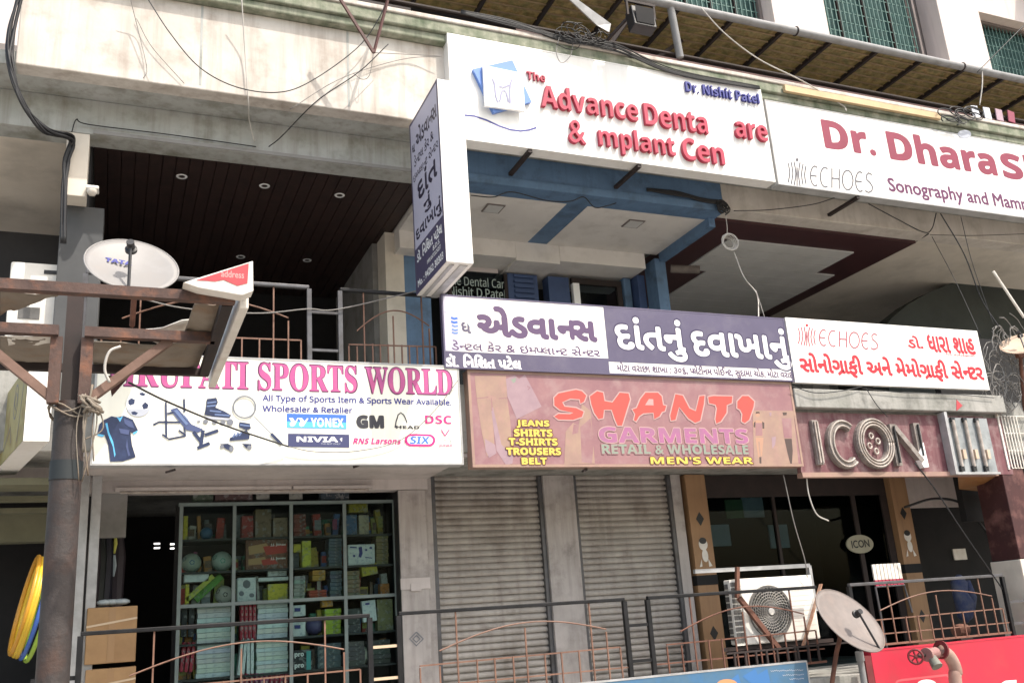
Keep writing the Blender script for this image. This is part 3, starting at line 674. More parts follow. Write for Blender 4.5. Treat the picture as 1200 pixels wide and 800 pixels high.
# -- sports shop board
t, f = board('signboard', 'cream sports shop board with pink serif lettering and pictures of sports goods', 'signboard', -.195, 3.225, 1.552, 2.575, 8.86, .14, 'cream sign', 'sign edge')
ZT0, ZT1 = f.px(529, 463)[1], f.px(529, 433.5)[1]
def title(body, xa, xb):
    a = f.px(xa, 450)[0]; c = f.px(xb, 455)[0]
    text(t, f, SE(body), (a-.012, ZT0-.012, c+.012, ZT1+.012), M['plum ink'], bold=.028)
    text(t, f, SE(body), (a, ZT0, c, ZT1), M['pink ink'], bold=.008)
title('TIRUPATI', 122, 290); title('SPORTS', 303, 418); title('WORLD', 428.5, 529.5)
NV = M['navy letter']
textpx(t, f, SR('All Type of Sports Item & Sports Wear Available.'), (307.5, 472, 529, 462), NV, True, bold=.03)
textpx(t, f, SR('Wholesaler & Retalier'), (307.5, 482.2, 413, 474.6), NV, True, bold=.03)
art(t, f, [[(336, 484.3), (406, 486), (406, 502.5), (336, 501)]], M['bright blue'], 'logo_panel')
art(t, f, [[(336, 493.5), (406, 495), (406, 502.3), (336, 500.8)]], mat('sky print', (.10, .42, .74), .5), 'logo_panel')
textpx(t, f, SB('YONEX'), (364, 500, 402.5, 490), WH, bold=.015)
art(t, f, [ell(342.3, 496.8, 2.8, 2.8, 14), ell(353.3, 497, 2.8, 2.8, 14), [(338.5, 489.5), (343, 489.5), (346, 494), (348.5, 489.7), (350, 489.7), (344.8, 499)], [(350, 489.7), (354, 489.8), (357, 494), (359.5, 490), (361.5, 490), (355.5, 499.4)]], WH, 'logo')
art(t, f, [[(337.5, 507.8), (409, 509), (409.3, 524.3), (337.5, 523.3)]], mat('slate print', (.045, .05, .13), .5), 'logo_panel')
textpx(t, f, SB('NIVIA'), (347.5, 517.5, 396, 511.6), WH, bold=.03)
textpx(t, f, 'THE BEST ONLY', (376, 520.7, 399, 519), M['print pale'])
art(t, f, [[(398, 514), (401, 512.5), (400.5, 517.5)]], WH, 'logo')
textpx(t, f, SB('GM'), (417.5, 501.7, 450, 486.5), mat('graphite print', (.03, .03, .04), .5), bold=.05)
lines(t, f, [[(463, 501), (464, 494), (466.5, 486), (469.5, 483.3), (473, 486), (475.5, 491), (477, 495.5)]], .011, M['graphite print'], 'logo')
textpx(t, f, SB('HEAD'), (464, 502, 491.5, 498.8), M['graphite print'], bold=.02)
textpx(t, f, SB('DSC'), (498, 496.2, 529, 487), M['magenta ink'], bold=.0)
textpx(t, f, SB('RNS Larsons'), (413.5, 520, 470, 513.5), M['magenta ink'], bold=.01, shear=.25)
art(t, f, [ell(482, 515.5, 8, 7.2, 18), ell(502, 515.8, 8, 7.2, 18), [(482, 508.3), (502, 508.6), (502, 523), (482, 522.7)]], M['magenta ink'], 'logo')
art(t, f, [ell(482.3, 515.5, 5.4, 4.8, 18), ell(501.7, 515.8, 5.4, 4.8, 18), [(482, 510.7), (502, 511), (502, 520.6), (482, 520.3)]], mat('pale print', (.65, .72, .85), .5), 'logo')
textpx(t, f, SB('SIX'), (480, 520, 503.5, 511.5), M['bright blue'], bold=.01, shear=.15)
art(t, f, [[(515.5, 502), (518, 504), (521.5, 510), (520.8, 511)], [(527.5, 502), (525, 504), (521.2, 510), (522, 511)]], M['magenta ink'], 'logo')
lines(t, f, [[(514, 521), (515, 515), (518, 511.5)], [(529, 521), (528, 515), (525, 511.5)], [(519, 516), (521.5, 514), (524, 516)]], .007, M['print pale'], 'logo')
textpx(t, f, 'JONEX', (514.5, 523.8, 530, 520.6), M['magenta ink'], bold=.02)
# printed pictures: football, jersey, bench, skates, racket
PN = M['print navy']; C1 = lambda x, y: (100+x/5.217, 410+y/5.217)
def pic(polys, m, name='printed_picture'): return art(t, f, [[C1(*p) for p in q] for q in polys], m, name)
pic([ell(325, 330, 76, 76, 28)], M['soft white'])
pic([ell(325, 342, 74, 66, 28, 0, .3, 2.84)], M['print pale'])
pic([[(262, 310), (280, 294), (303, 305), (300, 330), (275, 340), (263, 330)], [(345, 340), (365, 318), (386, 335), (380, 358), (355, 362)], [(328, 264), (350, 260), (370, 272), (355, 282), (335, 276)], [(280, 380), (300, 375), (322, 385), (310, 398), (288, 395)]], PN)
pic([[(160, 405), (195, 412), (235, 402), (290, 425), (322, 490), (285, 508), (275, 500), (285, 580), (308, 655), (230, 680), (152, 682), (140, 580), (118, 520), (72, 512), (85, 455), (110, 430)]], PN)
pic([[(122, 450), (135, 445), (145, 500), (170, 560), (185, 640), (178, 655), (168, 590), (140, 520)], [(72, 512), (118, 520), (105, 532), (75, 524)], [(290, 508), (322, 490), (318, 503), (295, 518)], [(190, 408), (212, 440), (230, 404), (212, 415)]], M['print cyan'])
pic([[(520, 365), (560, 352), (650, 455), (720, 485), (690, 505), (620, 490), (560, 420)]], mat('print steel', (.06, .08, .18), .5))
lines(t, f, [[C1(*p) for p in q] for q in ([(492, 320), (495, 530)], [(603, 300), (606, 380)], [(415, 458), (450, 440), (580, 442)], [(470, 515), (510, 545), (612, 525), (605, 470)], [(570, 490), (612, 520)], [(500, 390), (540, 382)])], .016, PN, 'printed_picture')
lines(t, f, [[C1(*p) for p in q] for q in ([(660, 500), (715, 570)], [(720, 490), (705, 590)], [(730, 520), (812, 492)], [(685, 600), (760, 570)])], .030, PN, 'printed_picture')
pic([[(742, 300), (800, 292), (810, 320), (795, 352), (850, 375), (892, 400), (880, 415), (790, 408), (728, 395), (738, 345)]], PN)
pic([[(735, 405), (900, 420), (895, 432), (735, 420)]], M['print pale'])
pic([ell(735, 438, 16, 13, 12), ell(790, 440, 16, 13, 12), ell(840, 443, 16, 13, 12), ell(885, 442, 20, 18, 14), ell(692, 438, 12, 6, 10)], M['print grey'])
pic([[(940, 440), (1005, 450), (1012, 480), (985, 490), (940, 470)], [(880, 540), (960, 500), (985, 490), (1005, 515), (1002, 545), (885, 555)], [(820, 575), (870, 572), (905, 590), (895, 620), (860, 605)], [(955, 572), (1015, 575), (1015, 600), (985, 600)]], PN)
pic([ell(893, 604, 14, 18, 12), ell(1003, 596, 14, 14, 12), ell(835, 590, 12, 12, 10)], M['print grey'])
ST = M['print steel']; SK = mat('print sky', (.12, .17, .32), .5)
pic([[(235, 420), (285, 440), (300, 480), (265, 470), (240, 450)], [(205, 480), (270, 490), (265, 520), (215, 510)], [(255, 540), (262, 600), (275, 645), (262, 650), (248, 590)]], ST)
lines(t, f, [[C1(*p) for p in q] for q in ([(745, 325), (800, 318)], [(742, 345), (800, 340)], [(760, 372), (830, 380)], [(790, 395), (880, 402)], [(945, 458), (1008, 466)], [(900, 535), (915, 512)], [(920, 530), (935, 505)], [(940, 525), (955, 500)], [(600, 400), (625, 430)])], .014, SK, 'printed_picture')
pic([[(540, 372), (560, 366), (630, 452), (615, 462)]], SK)
lines(t, f, [[C1(972+68*cos(a), 350+66*sin(a)) for a in [2*pi*k/24 for k in range(25)]]], .014, M['print grey'], 'printed_picture')
lines(t, f, [[C1(1030, 405), C1(1135, 512)]], .008, M['print grey'], 'printed_picture')
lines(t, f, [[C1(1135, 512), C1(1200, 578)]], .026, PN, 'printed_picture')
# -- garments shop board
t, f = board('signboard', 'faded pink garments board with brushy coral lettering and yellow word list', 'signboard', 3.325, 7.455, 1.53, 2.545, 8.88, .14, 'faded pink flex', 'faded cream', fr=.03)
C3 = lambda x, y: (545+x/5.854, 425+y/5.854); C4 = lambda x, y: (740+x/5.854, 425+y/5.854)
LET = [[C3(*p) for p in ((610, 240), (640, 210), (710, 195), (760, 185), (800, 195), (830, 225), (815, 265), (790, 280), (785, 250), (720, 245), (665, 270), (680, 300), (760, 310), (812, 335), (800, 370), (740, 390), (640, 388), (610, 368), (640, 350), (720, 352), (742, 342), (650, 322), (612, 292))],
       [C3(*p) for p in ((855, 230), (905, 195), (945, 205), (955, 262), (1010, 272), (1060, 205), (1120, 210), (1130, 250), (1105, 330), (1075, 430), (1045, 430), (1025, 382), (1005, 322), (952, 322), (945, 378), (915, 386), (885, 342), (865, 282))],
       [C4(*p) for p in ((5, 320), (35, 310), (60, 250), (95, 205), (180, 205), (205, 230), (215, 290), (237, 295), (227, 330), (207, 337), (190, 366), (155, 386), (150, 342), (80, 346), (50, 366), (30, 402), (15, 392), (25, 352))],
       [C4(*p) for p in ((265, 362), (285, 280), (300, 215), (350, 225), (395, 312), (440, 332), (465, 230), (500, 225), (495, 280), (470, 396), (435, 411), (390, 381), (325, 302), (300, 391), (270, 396))],
       [C4(*p) for p in ((525, 235), (560, 228), (690, 230), (686, 275), (652, 290), (650, 342), (610, 402), (580, 416), (575, 386), (585, 312), (575, 287), (530, 276))],
       [C4(*p) for p in ((725, 265), (760, 228), (800, 228), (840, 265), (835, 302), (805, 391), (775, 413), (755, 401), (760, 352), (745, 322), (725, 311))]]
# clothes pictures
FC, FLC = M['faded cream'], M['faded lilac']
p3 = lambda polys, m: art(t, f, [[C3(*p) for p in q] for q in polys], m, 'printed_picture')
p4 = lambda polys, m: art(t, f, [[C4(*p) for p in q] for q in polys], m, 'printed_picture')
p3([[(65, 90), (280, 85), (290, 250), (310, 400), (325, 660), (290, 695), (230, 600), (180, 230), (205, 620), (150, 640), (115, 480), (80, 250)]], FC)
p3([[(190, 300), (250, 560), (330, 640), (325, 690), (280, 700), (215, 600), (180, 330)], [(135, 520), (205, 560), (215, 620), (165, 650), (140, 600)], [(280, 110), (340, 85), (370, 110), (410, 80), (525, 300), (355, 385), (290, 230)]], FLC)
p3([[(315, 115), (350, 100), (345, 130), (330, 140)]], M['faded green'])
lines(t, f, [[C3(*p) for p in q] for q in ([(75, 245), (160, 235)], [(180, 240), (185, 330)], [(230, 245), (290, 240)], [(425, 160), (445, 170), (430, 185)])], .009, M['faded pink flex'], 'printed_picture')
p3([[(690, 470), (740, 410), (780, 430), (800, 280), (860, 330), (890, 690), (680, 695)]], FC)
p3([[(745, 420), (780, 430), (775, 480), (735, 490)], [(790, 440), (860, 380), (880, 560), (870, 690), (800, 680)]], M['faded pink flex'])
p4([[(830, 325), (1110, 330), (1145, 690), (840, 695)]], FC)
p4([ell(865, 352, 16, 20, 14), [(830, 405), (865, 392), (905, 405), (912, 455), (898, 458), (900, 505), (850, 505), (848, 440), (835, 440)], [(850, 512), (905, 512), (895, 640), (885, 640), (878, 540), (868, 540), (880, 650), (870, 650)]], mat('faded skin', (.40, .23, .16), .6))
p4([[(838, 410), (850, 400), (848, 445), (836, 438)], [(895, 402), (910, 410), (910, 452), (898, 452)], [(876, 645), (890, 645), (890, 690), (878, 688)], [(855, 335), (875, 335), (880, 350), (868, 345), (850, 350)], [(1048, 520), (1098, 520), (1105, 600), (1100, 690), (1088, 690), (1070, 620)], [(1035, 340), (1065, 340), (1062, 358), (1040, 360)]], mat('faded black', (.075, .05, .045), .6))
p4([[(850, 412), (895, 412), (898, 500), (850, 500)], [(1030, 380), (1095, 380), (1100, 515), (1045, 515)]], M['faded pink flex'])
p4([[(960, 510), (990, 505), (985, 560), (965, 590)], [(945, 340), (960, 340), (958, 365), (948, 365)]], FLC)
art(t, f, [grow(p, 1.6) for p in LET], M['pale outline'], 'brush_lettering'); art(t, f, LET, M['coral ink'], 'brush_lettering')
p4([[(92, 290), (118, 248), (148, 250), (150, 292)]], M['pale outline'])
def dbl(body, px, m, o, b1, b2, sh=0):
    textpx(t, f, body, (px[0]-1, px[1]+1, px[2]+1, px[3]-1), o, bold=b2, shear=sh); textpx(t, f, body, px, m, bold=b1, shear=sh)
dbl(SB('GARMENTS'), (701.5, 518.5, 876, 502.5), M['faded magenta'], M['pale outline'], .02, .05)
dbl(SB('RETAIL & WHOLESALE'), (705, 531.5, 876.5, 521.5), M['faded green'], M['faded pink flex'], .01, .04)
for s_, xa, yb, xb, yt in (('JEANS', 605, 501, 643.5, 492.5), ('SHIRTS', 602, 511.3, 647, 503), ('T-SHIRTS', 596, 521.7, 653, 513.5), ('TROUSERS', 593, 533, 657, 524.5), ('BELT', 611, 544, 640.5, 536)):
    dbl(SB(s_), (xa, yb, xb, yt), M['yellow ink'], M['brown outline'], .03, .09)
dbl(SB("MEN'S WEAR"), (762, 543.5, 882, 535.5), M['yellow ink'], M['brown outline'], .01, .07)
# -- maroon board with channel letters, concrete ledge above it
b = B(); b.box(7.47, 10.93, 8.86, 9.03, 2.235, 2.47); b.out('sunshade_ledge', M['concrete'], bd, bevel=.012)
part('ledge_fill', 'concrete', (7.47, 11.0, 9.031, 9.2, 1.71, 2.40))
t = thing('signboard', 'weathered maroon board with rusty hollow channel letters and a box of tubes', 'signboard', (8.9, 9.03, 1.45))
B().box(7.475, 10.60, 8.96, 9.028, 1.47, 2.20).out('panel', M['old maroon board'], t)
B().box(7.46, 10.62, 8.93, 9.028, 1.41, 1.467).out('edge_trim', M['faded cream'], t)
f = FY(8.958)
L = M['channel letter']; T = M['channel tube']
def ring(c, rx, rz, th, dep, m, a0=0, a1=2*pi, name='channel_letter'):
    b = B(); n = 36; full = abs(a1-a0-2*pi) < 1e-6
    for i in range(n):
        ta, tb = a0+(a1-a0)*i/n, a0+(a1-a0)*(i+1)/n
        q = [(c[0]+(rx+s*th/2)*cos(t_), c[1]+(rz+s*th/2)*sin(t_)) for t_, s in ((ta, -1), (tb, -1), (tb, 1), (ta, 1))]
        b.prism([(x, 8.957, z) for x, z in q], (0, -dep, 0))
    return b.out(name, m, t, fix=True)
cI = f.px(955, 519); cC = f.px(986, 521); cO = f.px(1022, 520); cN = f.px(1060, 521)
hz = .27
bI = B().box(cI[0]-.045, cI[0]+.045, 8.90, 8.957, cI[1]-hz, cI[1]+hz).out('channel_letter', L, t, bevel=.008)
B().bar((cI[0]-.02, 8.885, cI[1]-hz+.02), (cI[0]-.02, 8.885, cI[1]+hz-.02), .018).bar((cI[0]+.02, 8.885, cI[1]-hz+.02), (cI[0]+.02, 8.885, cI[1]+hz-.02), .018).out('tube', T, bI)
c_ = ring(cC, .20, .25, .10, .06, L, radians(50), radians(310))
b = B()
for d in (-.03, .03): b.tube([(cC[0]+(.20+d)*cos(a), 8.885, cC[1]+(.25+d)*sin(a)) for a in [radians(52+256*k/30) for k in range(31)]], .011, 6)
b.out('tube', T, c_, smooth=True)
o_ = ring(cO, .235, .26, .11, .06, L)
b = B()
for d in (-.035, 0, .035): b.torus((cO[0], 8.885, cO[1]), 1, .011, (0, 1, 0), 40, 6, .235+d, .26+d) if 0 else b.tube([(cO[0]+(.235+d)*cos(a), 8.885, cO[1]+(.26+d)*sin(a)) for a in [2*pi*k/40 for k in range(41)]], .011, 6)
for k in range(4):
    a = k*pi/2+.3; b.tube([(cO[0]+.075*cos(a)+.03*cos(s), 8.93, cO[1]+.10*sin(a)+.035*sin(s)) for s in [2*pi*j/12 for j in range(13)]], .012, 6)
b.out('tube', T, o_, smooth=True)
n1, n2 = cN[0]-.20, cN[0]+.20
n_ = B().box(n1-.04, n1+.05, 8.90, 8.957, cN[1]-.27, cN[1]+.25).box(n2-.05, n2+.05, 8.90, 8.957, cN[1]-.2, cN[1]+.27).bar((n1+.02, 8.925, cN[1]+.22), (n2-.02, 8.925, cN[1]-.22), .062, .09, (0, 1, 0)).out('channel_letter', L, t)
B().bar((n1, 8.88, cN[1]-.24), (n1, 8.88, cN[1]+.22), .02).bar((n2, 8.88, cN[1]-.15), (n2, 8.88, cN[1]+.25), .02).out('tube', M['cable black'], n_)
B().prism([(n2-.12, 8.955, cN[1]-.12), (n2-.02, 8.955, cN[1]-.30), (n2+.06, 8.955, cN[1]-.29), (n2+.045, 8.955, cN[1]+.02), (n2-.045, 8.955, cN[1]-.10)], (0, -.07, 0)).out('letter_face', M['white acrylic'], n_)
t2 = thing('tube_box', 'open grey sign box with three tube lamps, at the right end of the maroon board', 'light box', (10.2, 8.95, 1.47))
xa, xb = f.px(1110, 530)[0], f.px(1160, 530)[0]
B().box(xa, xb, 8.90, 8.955, 1.45, 2.16).out('tray', mat('tray grey', (.33, .35, .36), .5, (.22, .24, .25), 5, dirt=((.1, .1, .1), .6, 6)), t2)
B().box(xa-.05, xa-.003, 8.84, 8.955, 1.42, 2.22).box(xa, xb, 8.86, 8.955, 1.42, 1.447).out('edge_trim', M['galvanised'], t2)
for k in range(3):
    x = xa+.11+k*(xb-xa-.12)/3; tb = B().tube([(x, 8.87, 1.52), (x, 8.87, 2.12)], .022, 10).out('tube', M['channel tube'], t2, smooth='auto')
    B().box(x-.03, x+.03, 8.86, 8.895, 1.46, 1.53).box(x-.03, x+.03, 8.86, 8.895, 2.10, 2.155).out('socket', M['black plastic'], tb)
    B().box(x+.06, x+.11, 8.86, 8.898, 1.62, 1.74).out('starter', M['tan dish'], tb)
B().box(xb+.02, 10.92, 8.955, 9.029, 1.43, 2.18).out('side_panel', M['old maroon board'], t)
a = P(1125, 556, 9.1); pn = B().prism([P(1122, 554, 8.97), P(1173, 554, 8.97), P(1186, 579, 9.6), P(1124, 573, 9.6)], (0, 0, .02)).out('loose_panel', mat('brown ply', (.30, .14, .05), .6, (.24, .11, .04), 4, dirt=((.45, .33, .2), .5, 5)))
tag(pn, 'loose brown plywood flap hanging under the tube box', 'panel')
tri = B().prism([P(1121, 468, 8.855), P(1128, 475, 8.855), P(1121, 481, 8.855)], (0, .004, 0)).out('paper_flag', M['old red']); tag(tri, 'small red triangular tag stuck on the grey concrete ledge', 'tag')
# oval sign in the parlour window
t = thing('oval_sign', 'small oval cream sign with dark lettering inside the dark shop glass', 'sign', P(1008, 637, 10.46))
c = P(1008, 637, 10.46); f = FY(10.458)
b = B(); b.prism([(c.x+.235*cos(a), 10.46, c.z+.125*sin(a)) for a in [2*pi*k/32 for k in range(32)]], (0, .02, 0)); b.out('plate', mat('oval cream', (.30, .285, .21), .5), t)
text(t, f, 'ICON', (c.x-.155, c.z-.05, c.x+.16, c.z+.055), M['black plastic'], bold=.02, rot=.03)
# lower signs (top edges only are in view)
t, f = board('shop_sign', 'blue shop sign of the lower floor with its top edge just in view', 'signboard', 3.9, 7.10, -1.6, -.60, 8.90, .07, 'blue sign face', 'galvanised')
art(t, f, [[(870, 792), (885, 783), (888, 790), (899, 783), (903, 800), (880, 800)], [(855, 797), (865, 789), (868, 800), (858, 806)]], mat('blue blot', (.045, .15, .36), .6), 'painted_patch')
art(t, f, [ell(852, 801, 12, 6, 16)], mat('orange patch', (.5, .25, .12), .6), 'painted_patch')
def squiggle(x0, x1, y):
    n = int((x1-x0)/1.1); return [(x0+(x1-x0)*i/n, y-.03*(x1-x0)*i/n+(.9 if i % 2 else -.9)*(.6+.4*sin(i*2.3))) for i in range(n+1)]
lines(t, f, [squiggle(903, 941, 785.5), squiggle(917, 942, 790.5), squiggle(925, 942, 795)], .005, M['print pale'], 'worn_lettering')
t, f = board('shop_sign', 'bright red shop sign of the lower floor at the bottom right, behind the fire valve', 'signboard', 7.98, 14.0, -1.8, -.56, 8.88, .12, 'red sign face', 'red sign face')
art(t, f, [[(1049, 800), (1051, 796.5), (1056, 795), (1110, 789), (1113, 792), (1114, 812), (1049, 818)]], mat('light red', (.74, .10, .12), .4), 'inset_outline')
art(t, f, [[(1050.5, 800), (1053, 798), (1109, 791.5), (1111.5, 794), (1112, 812), (1051, 818)]], M['red sign face'], 'inset')
art(t, f, [ell(1086, 802.5, 12, 7, 20)], M['soft white'], 'lettering'); art(t, f, [[(1173, 800), (1178, 797), (1191, 796), (1191, 804), (1173, 806)]], M['soft white'], 'lettering')
# angled light box on the left wing
t = thing('box_sign', 'angled box sign with yellowed picture face and white end, behind the pole at left', 'signboard', (-.8, 8.4, 1.6))
A = P(27, 516.5, 8.0); A1 = P(27, 440, 8.0); u_ = (P(0, 530.5, 9.2)-A); u_.z = 0; u_.normalize(); e_ = P(57.5, 518.5, 8.0)-A; e_.z = 0
def bx(o, a, bb, h): return [o, o+a, o+a+bb, o+bb]
b = B(); b.prism(bx(A, u_*1.6, e_, 0), (0, 0, .62)); b.out('box', M['white flex'], t)
n_ = Vector((-u_.y, u_.x, 0)); n_ = n_ if n_.dot(e_) < 0 else -n_
b = B(); q = A+n_*.004; b.quad(q, q+u_*1.6, q+u_*1.6+Vector((0, 0, .62)), q+Vector((0, 0, .62))); b.out('picture_face', mat('yellowed face', (.36, .32, .16), .6, (.29, .27, .12), 3, dirt=((.16, .08, .03), .7, 4)), t, fix=False)
fq = Face(A+n_*.004+u_*1.6, -u_); s0 = 1.6-.5
lines(t, fq, [[(s0+.09*cos(a), .42+.14*sin(a)) for a in [2*pi*k/20 for k in range(21)]], [(s0-.07, .42), (s0, .5), (s0+.07, .45), (s0, .35), (s0-.07, .42)], [(s0-.5, .1), (s0-.2, .25), (s0-.1, .1)], [(s0+.2, .05), (s0+.35, .5)]], .016, M['print grey'], 'printed_picture', px=False)

# ------------------------------------------------------------------ railings
def railing(name, label, x0, x1, y, zt, zb, railm, postm, barm='copper bar', arch=True, posts=(1, 1), ext=0):
    t = thing(name, label, 'railing', ((x0+x1)/2, y, zb), 'balcony railings'); W = x1-x0; H = zt-zb; X = lambda u: x0+W*u; Z = lambda v: zb+H*v
    B().bar((x0-ext, y, zt), (x1+ext, y, zt), .05, .035).out('handrail', M[railm], t, bevel=.006)
    for k, u in ((0, 0), (1, 1)):
        if posts[k]: B().bar((X(u), y, zb-.15), (X(u), y, zt-.018), .045).out('post', M[postm], t)
    b = B(); r = .014
    us = [.08, .16, .235, .315, .39, .47, .53, .61, .685, .765, .83, .90, .96]
    tops = [.38, .38, 1, .42, .42, .42, .74, .42, .42, .42, .98, .62, .42]
    for u, v in zip(us, tops): b.bar((X(u), y, zb), (X(u), y, Z(v)), r)
    b.bar((X(.08), y+.008, Z(.40)), (X(.96), y+.008, Z(.42)), r); b.bar((X(0), y+.008, Z(.17)), (X(1), y+.008, Z(.17)), r); b.bar((X(0), y+.008, Z(.0)), (X(1), y+.008, Z(.0)), r*1.6)
    if arch:
        pts = [(X(.16+.74*k/16), y-.008, Z(.52+.23*sin(pi*(.04+.92*k/16)) + .10*k/16)) for k in range(17)]
        b.tube(pts, r*.55, 6)
    b.out('bar_infill', M[barm], t); return t
ra = P(94.5, 740, 9.0).x; rb = P(433, 722, 9.0).x; rc = P(466.5, 716, 9.0).x; rd = P(731, 702, 9.0).x; re_ = P(758, 699, 9.0).x; rf = P(955, 685, 9.0).x; rg = P(994, 683, 9.0).x; rh = P(1173, 672, 9.0).x
R1Z = .165
r1 = railing('balcony_railing', 'railing with black handrail and copper bars in front of the sports shop window', ra, rb, 9.0, R1Z, -.64, 'black rail', 'black rail')
r2 = railing('balcony_railing', 'railing with black handrail and copper bars in front of the two shutters', rc, rd, 9.0, R1Z, -.64, 'black rail', 'black rail')
r3 = railing('balcony_railing', 'rusty railing crossing in front of the air conditioner', re_, rf, 9.0, R1Z, -.64, 'black rail', 'black rail', 'rust bar', posts=(1, 0))
r4 = railing('balcony_railing', 'railing with grey handrail and an arched grid, above the red shop sign', rg, rh, 9.0, R1Z, -.52, 'grey rail', 'black rail')
for z in (-.12, -.40): B().bar((rb+.023, 9.0, z), (rc-.023, 9.0, z), .025).out('tie_bar', M['tape'], r1)
for z in (-.10, -.45): B().bar((rd+.023, 9.0, z), (re_-.023, 9.0, z), .03).out('tie_bar', M['black rail'], r2)
for z in (-.18, -.45): B().bar((ra-.35, 9.02, z), (ra-.023, 9.02, z), .035).out('tie_bar', M['black rail'], r1)
for z in (-.16, -.42): B().bar((rh+.02, 9.0, z), (rh+.8, 9.0, z), .03).out('tie_bar', M['grey rail'], r4)
xs = P(100, 330, 9.1).x; q1 = P(362, 335, 9.1).x; q2 = P(398, 340, 9.1).x; q3 = P(512, 346, 9.1).x
u1 = railing('balcony_railing', 'upper balcony railing with copper grid behind the dish and the torn frame', xs, q1, 9.1, 3.41, 2.44, 'grey rail', 'grey rail')
u2 = railing('balcony_railing', 'upper balcony railing beside the projecting sign, its rail ending at the clinic board', q2, q3, 9.1, 3.41, 2.44, 'black rail', 'grey rail', posts=(1, 0), arch=True)
for z in (3.15, 2.75): B().bar((q1+.023, 9.1, z), (q2-.023, 9.1, z), .025).out('tie_bar', M['grey rail'], u1)

# ------------------------------------------------------------------ air conditioners
t = thing('air_conditioner', 'white outdoor unit with a round fan grille, caged behind the first floor railing', 'air conditioner', (7.12, 9.4, -.40))
ax0, ax1, az0, az1 = P(866, 676, 9.15).x, P(951, 676, 9.15).x, -.40, .31
B().box(ax0, ax1, 9.15, 9.47, az0, az1).out('casing', M['ac white'], t, bevel=.015)
ccx = P(902, 716, 9.15).x; ccz = P(902, 716, 9.15).z
fan = B().lathe([(.0, -.004), (.24, -.004), (.255, .004)], (ccx, 9.146, ccz), (0, -1, 0), 40).out('fan_recess', M['black plastic'], t)
b = B()
for k in range(6):
    a0 = k*pi/3; b.prism([(ccx+r_*cos(a0+s), 9.142, ccz+r_*sin(a0+s)) for r_, s in ((.05, 0), (.13, .25), (.22, .45), (.225, 1.05), (.13, .75), (.05, .6))], (0, -.003, 0))
b.out('fan_blade', M['fan grey'], fan)
b = B()
for r_ in (.06, .09, .12, .15, .18, .21, .24, .265): b.tube([(ccx+r_*cos(a), 9.125, ccz+r_*sin(a)) for a in [2*pi*j/40 for j in range(41)]], .0035, 5, False)
for k in range(36):
    a = 2*pi*k/36; b.tube([(ccx+r_*cos(a-(r_-.05)*3.2), 9.122, ccz+r_*sin(a-(r_-.05)*3.2)) for r_ in (.05, .1, .15, .2, .265)], .0034, 4, False)
b.out('fan_grille', mat('grille wire', (.42, .40, .37), .5, (.3, .28, .26), 6), t)
B().lathe([(0, .012), (.036, .010), (.042, 0)], (ccx, 9.118, ccz), (0, -1, 0), 20).out('hub', M['ac white'], fan, smooth='auto')
b = B(); b.lathe([(.262, 0), (.262, .03), (.285, .03), (.285, 0)], (ccx, 9.149, ccz), (0, -1, 0), 40); b.out('fan_ring', M['ac grille'], t)
b = B(); sx = ax0-.003
for i in range(9):
    for j in range(3): y = 9.17+j*.095; z = az0+.05+i*.07; b.box(sx-.006, sx, y, y+.085, z, z+.055)
b.out('side_grille', M['ac grille'], t)
B().box(ax0-.13, ax0-.012, 9.16, 9.2, az0, az1-.01).out('coil_guard', M['ac white'], t)
b = B()
for i in range(11):
    for j in range(2): x = ax0-.125+j*.055; z = az0+.03+i*.06; b.box(x, x+.048, 9.152, 9.158, z, z+.046)
b.out('coil_slot', M['ac grille'], t)
b = B()
for i in range(9):
    z = az0+.1+i*.055; b.box(ax1-.33, ax1-.03, 9.1484, 9.15, z, z+.004)
b.out('pressed_line', mat('pressed line', (.5, .48, .44), .5), t)
cg = thing('unit_cage', 'rusty angle iron bracket and pipe frame holding the outdoor unit', 'bracket', (7.1, 9.1, -.6))
a, c = P(846, 660, 9.3), P(960, 656, 9.3)
B().bar((a.x-.25, 9.5, .43), (c.x, 9.5, .43), .045).bar((c.x, 9.5, .43), (c.x, 9.5, -.1), .04).out('pipe_frame', M['galvanised'], cg)
B().bar(P(864, 664, 9.1), P(864, 700, 9.1), .04).out('angle', M['rust bar'], cg)
B().bar(P(866, 700, 9.05), P(913, 760, 9.05), .05).out('angle', M['rust bar'], cg)
B().bar(P(962, 684, 9.05), P(941, 757, 9.05), .05, .012).out('angle', mat('bare rust', (.34, .15, .08), .7, (.5, .36, .28), 16), cg)
b = B(); b.bar((ax0-.3, 9.2, -.43), (ax1+.2, 9.2, -.43), .04)
for i in range(9): x = ax0-.3+i*.14; b.bar((x, 9.0, -.62), (x, 9.0, -.45), .022)
b.bar((ax0-.4, 9.0, -.46), (ax1+.5, 9.0, -.46), .02); b.out('tray', M['dark steel'], cg)
t = thing('air_conditioner', 'white outdoor unit seen end on, on the upper balcony at the far left', 'air conditioner', (-.85, 10.2, 3.0))
a = P(14, 310, 10); c = P(66, 388, 10)
B().box(a.x, c.x, 9.9, 10.25, 2.85, a.z).out('casing', M['ac white'], t, bevel=.02)
q = P(26, 372, 9.9); B().box(a.x+.10, a.x+.29, 9.892, 9.899, 3.18, 3.30).out('terminal_grille', M['ac grille'], t)
B().box(a.x+.3, a.x+.42, 9.892, 9.899, 3.66, 3.70).out('handle_slot', M['black plastic'], t)
B().box(a.x+.02, c.x-.02, 9.893, 9.8985, 3.5, 3.507).out('seam', M['ac grille'], t)

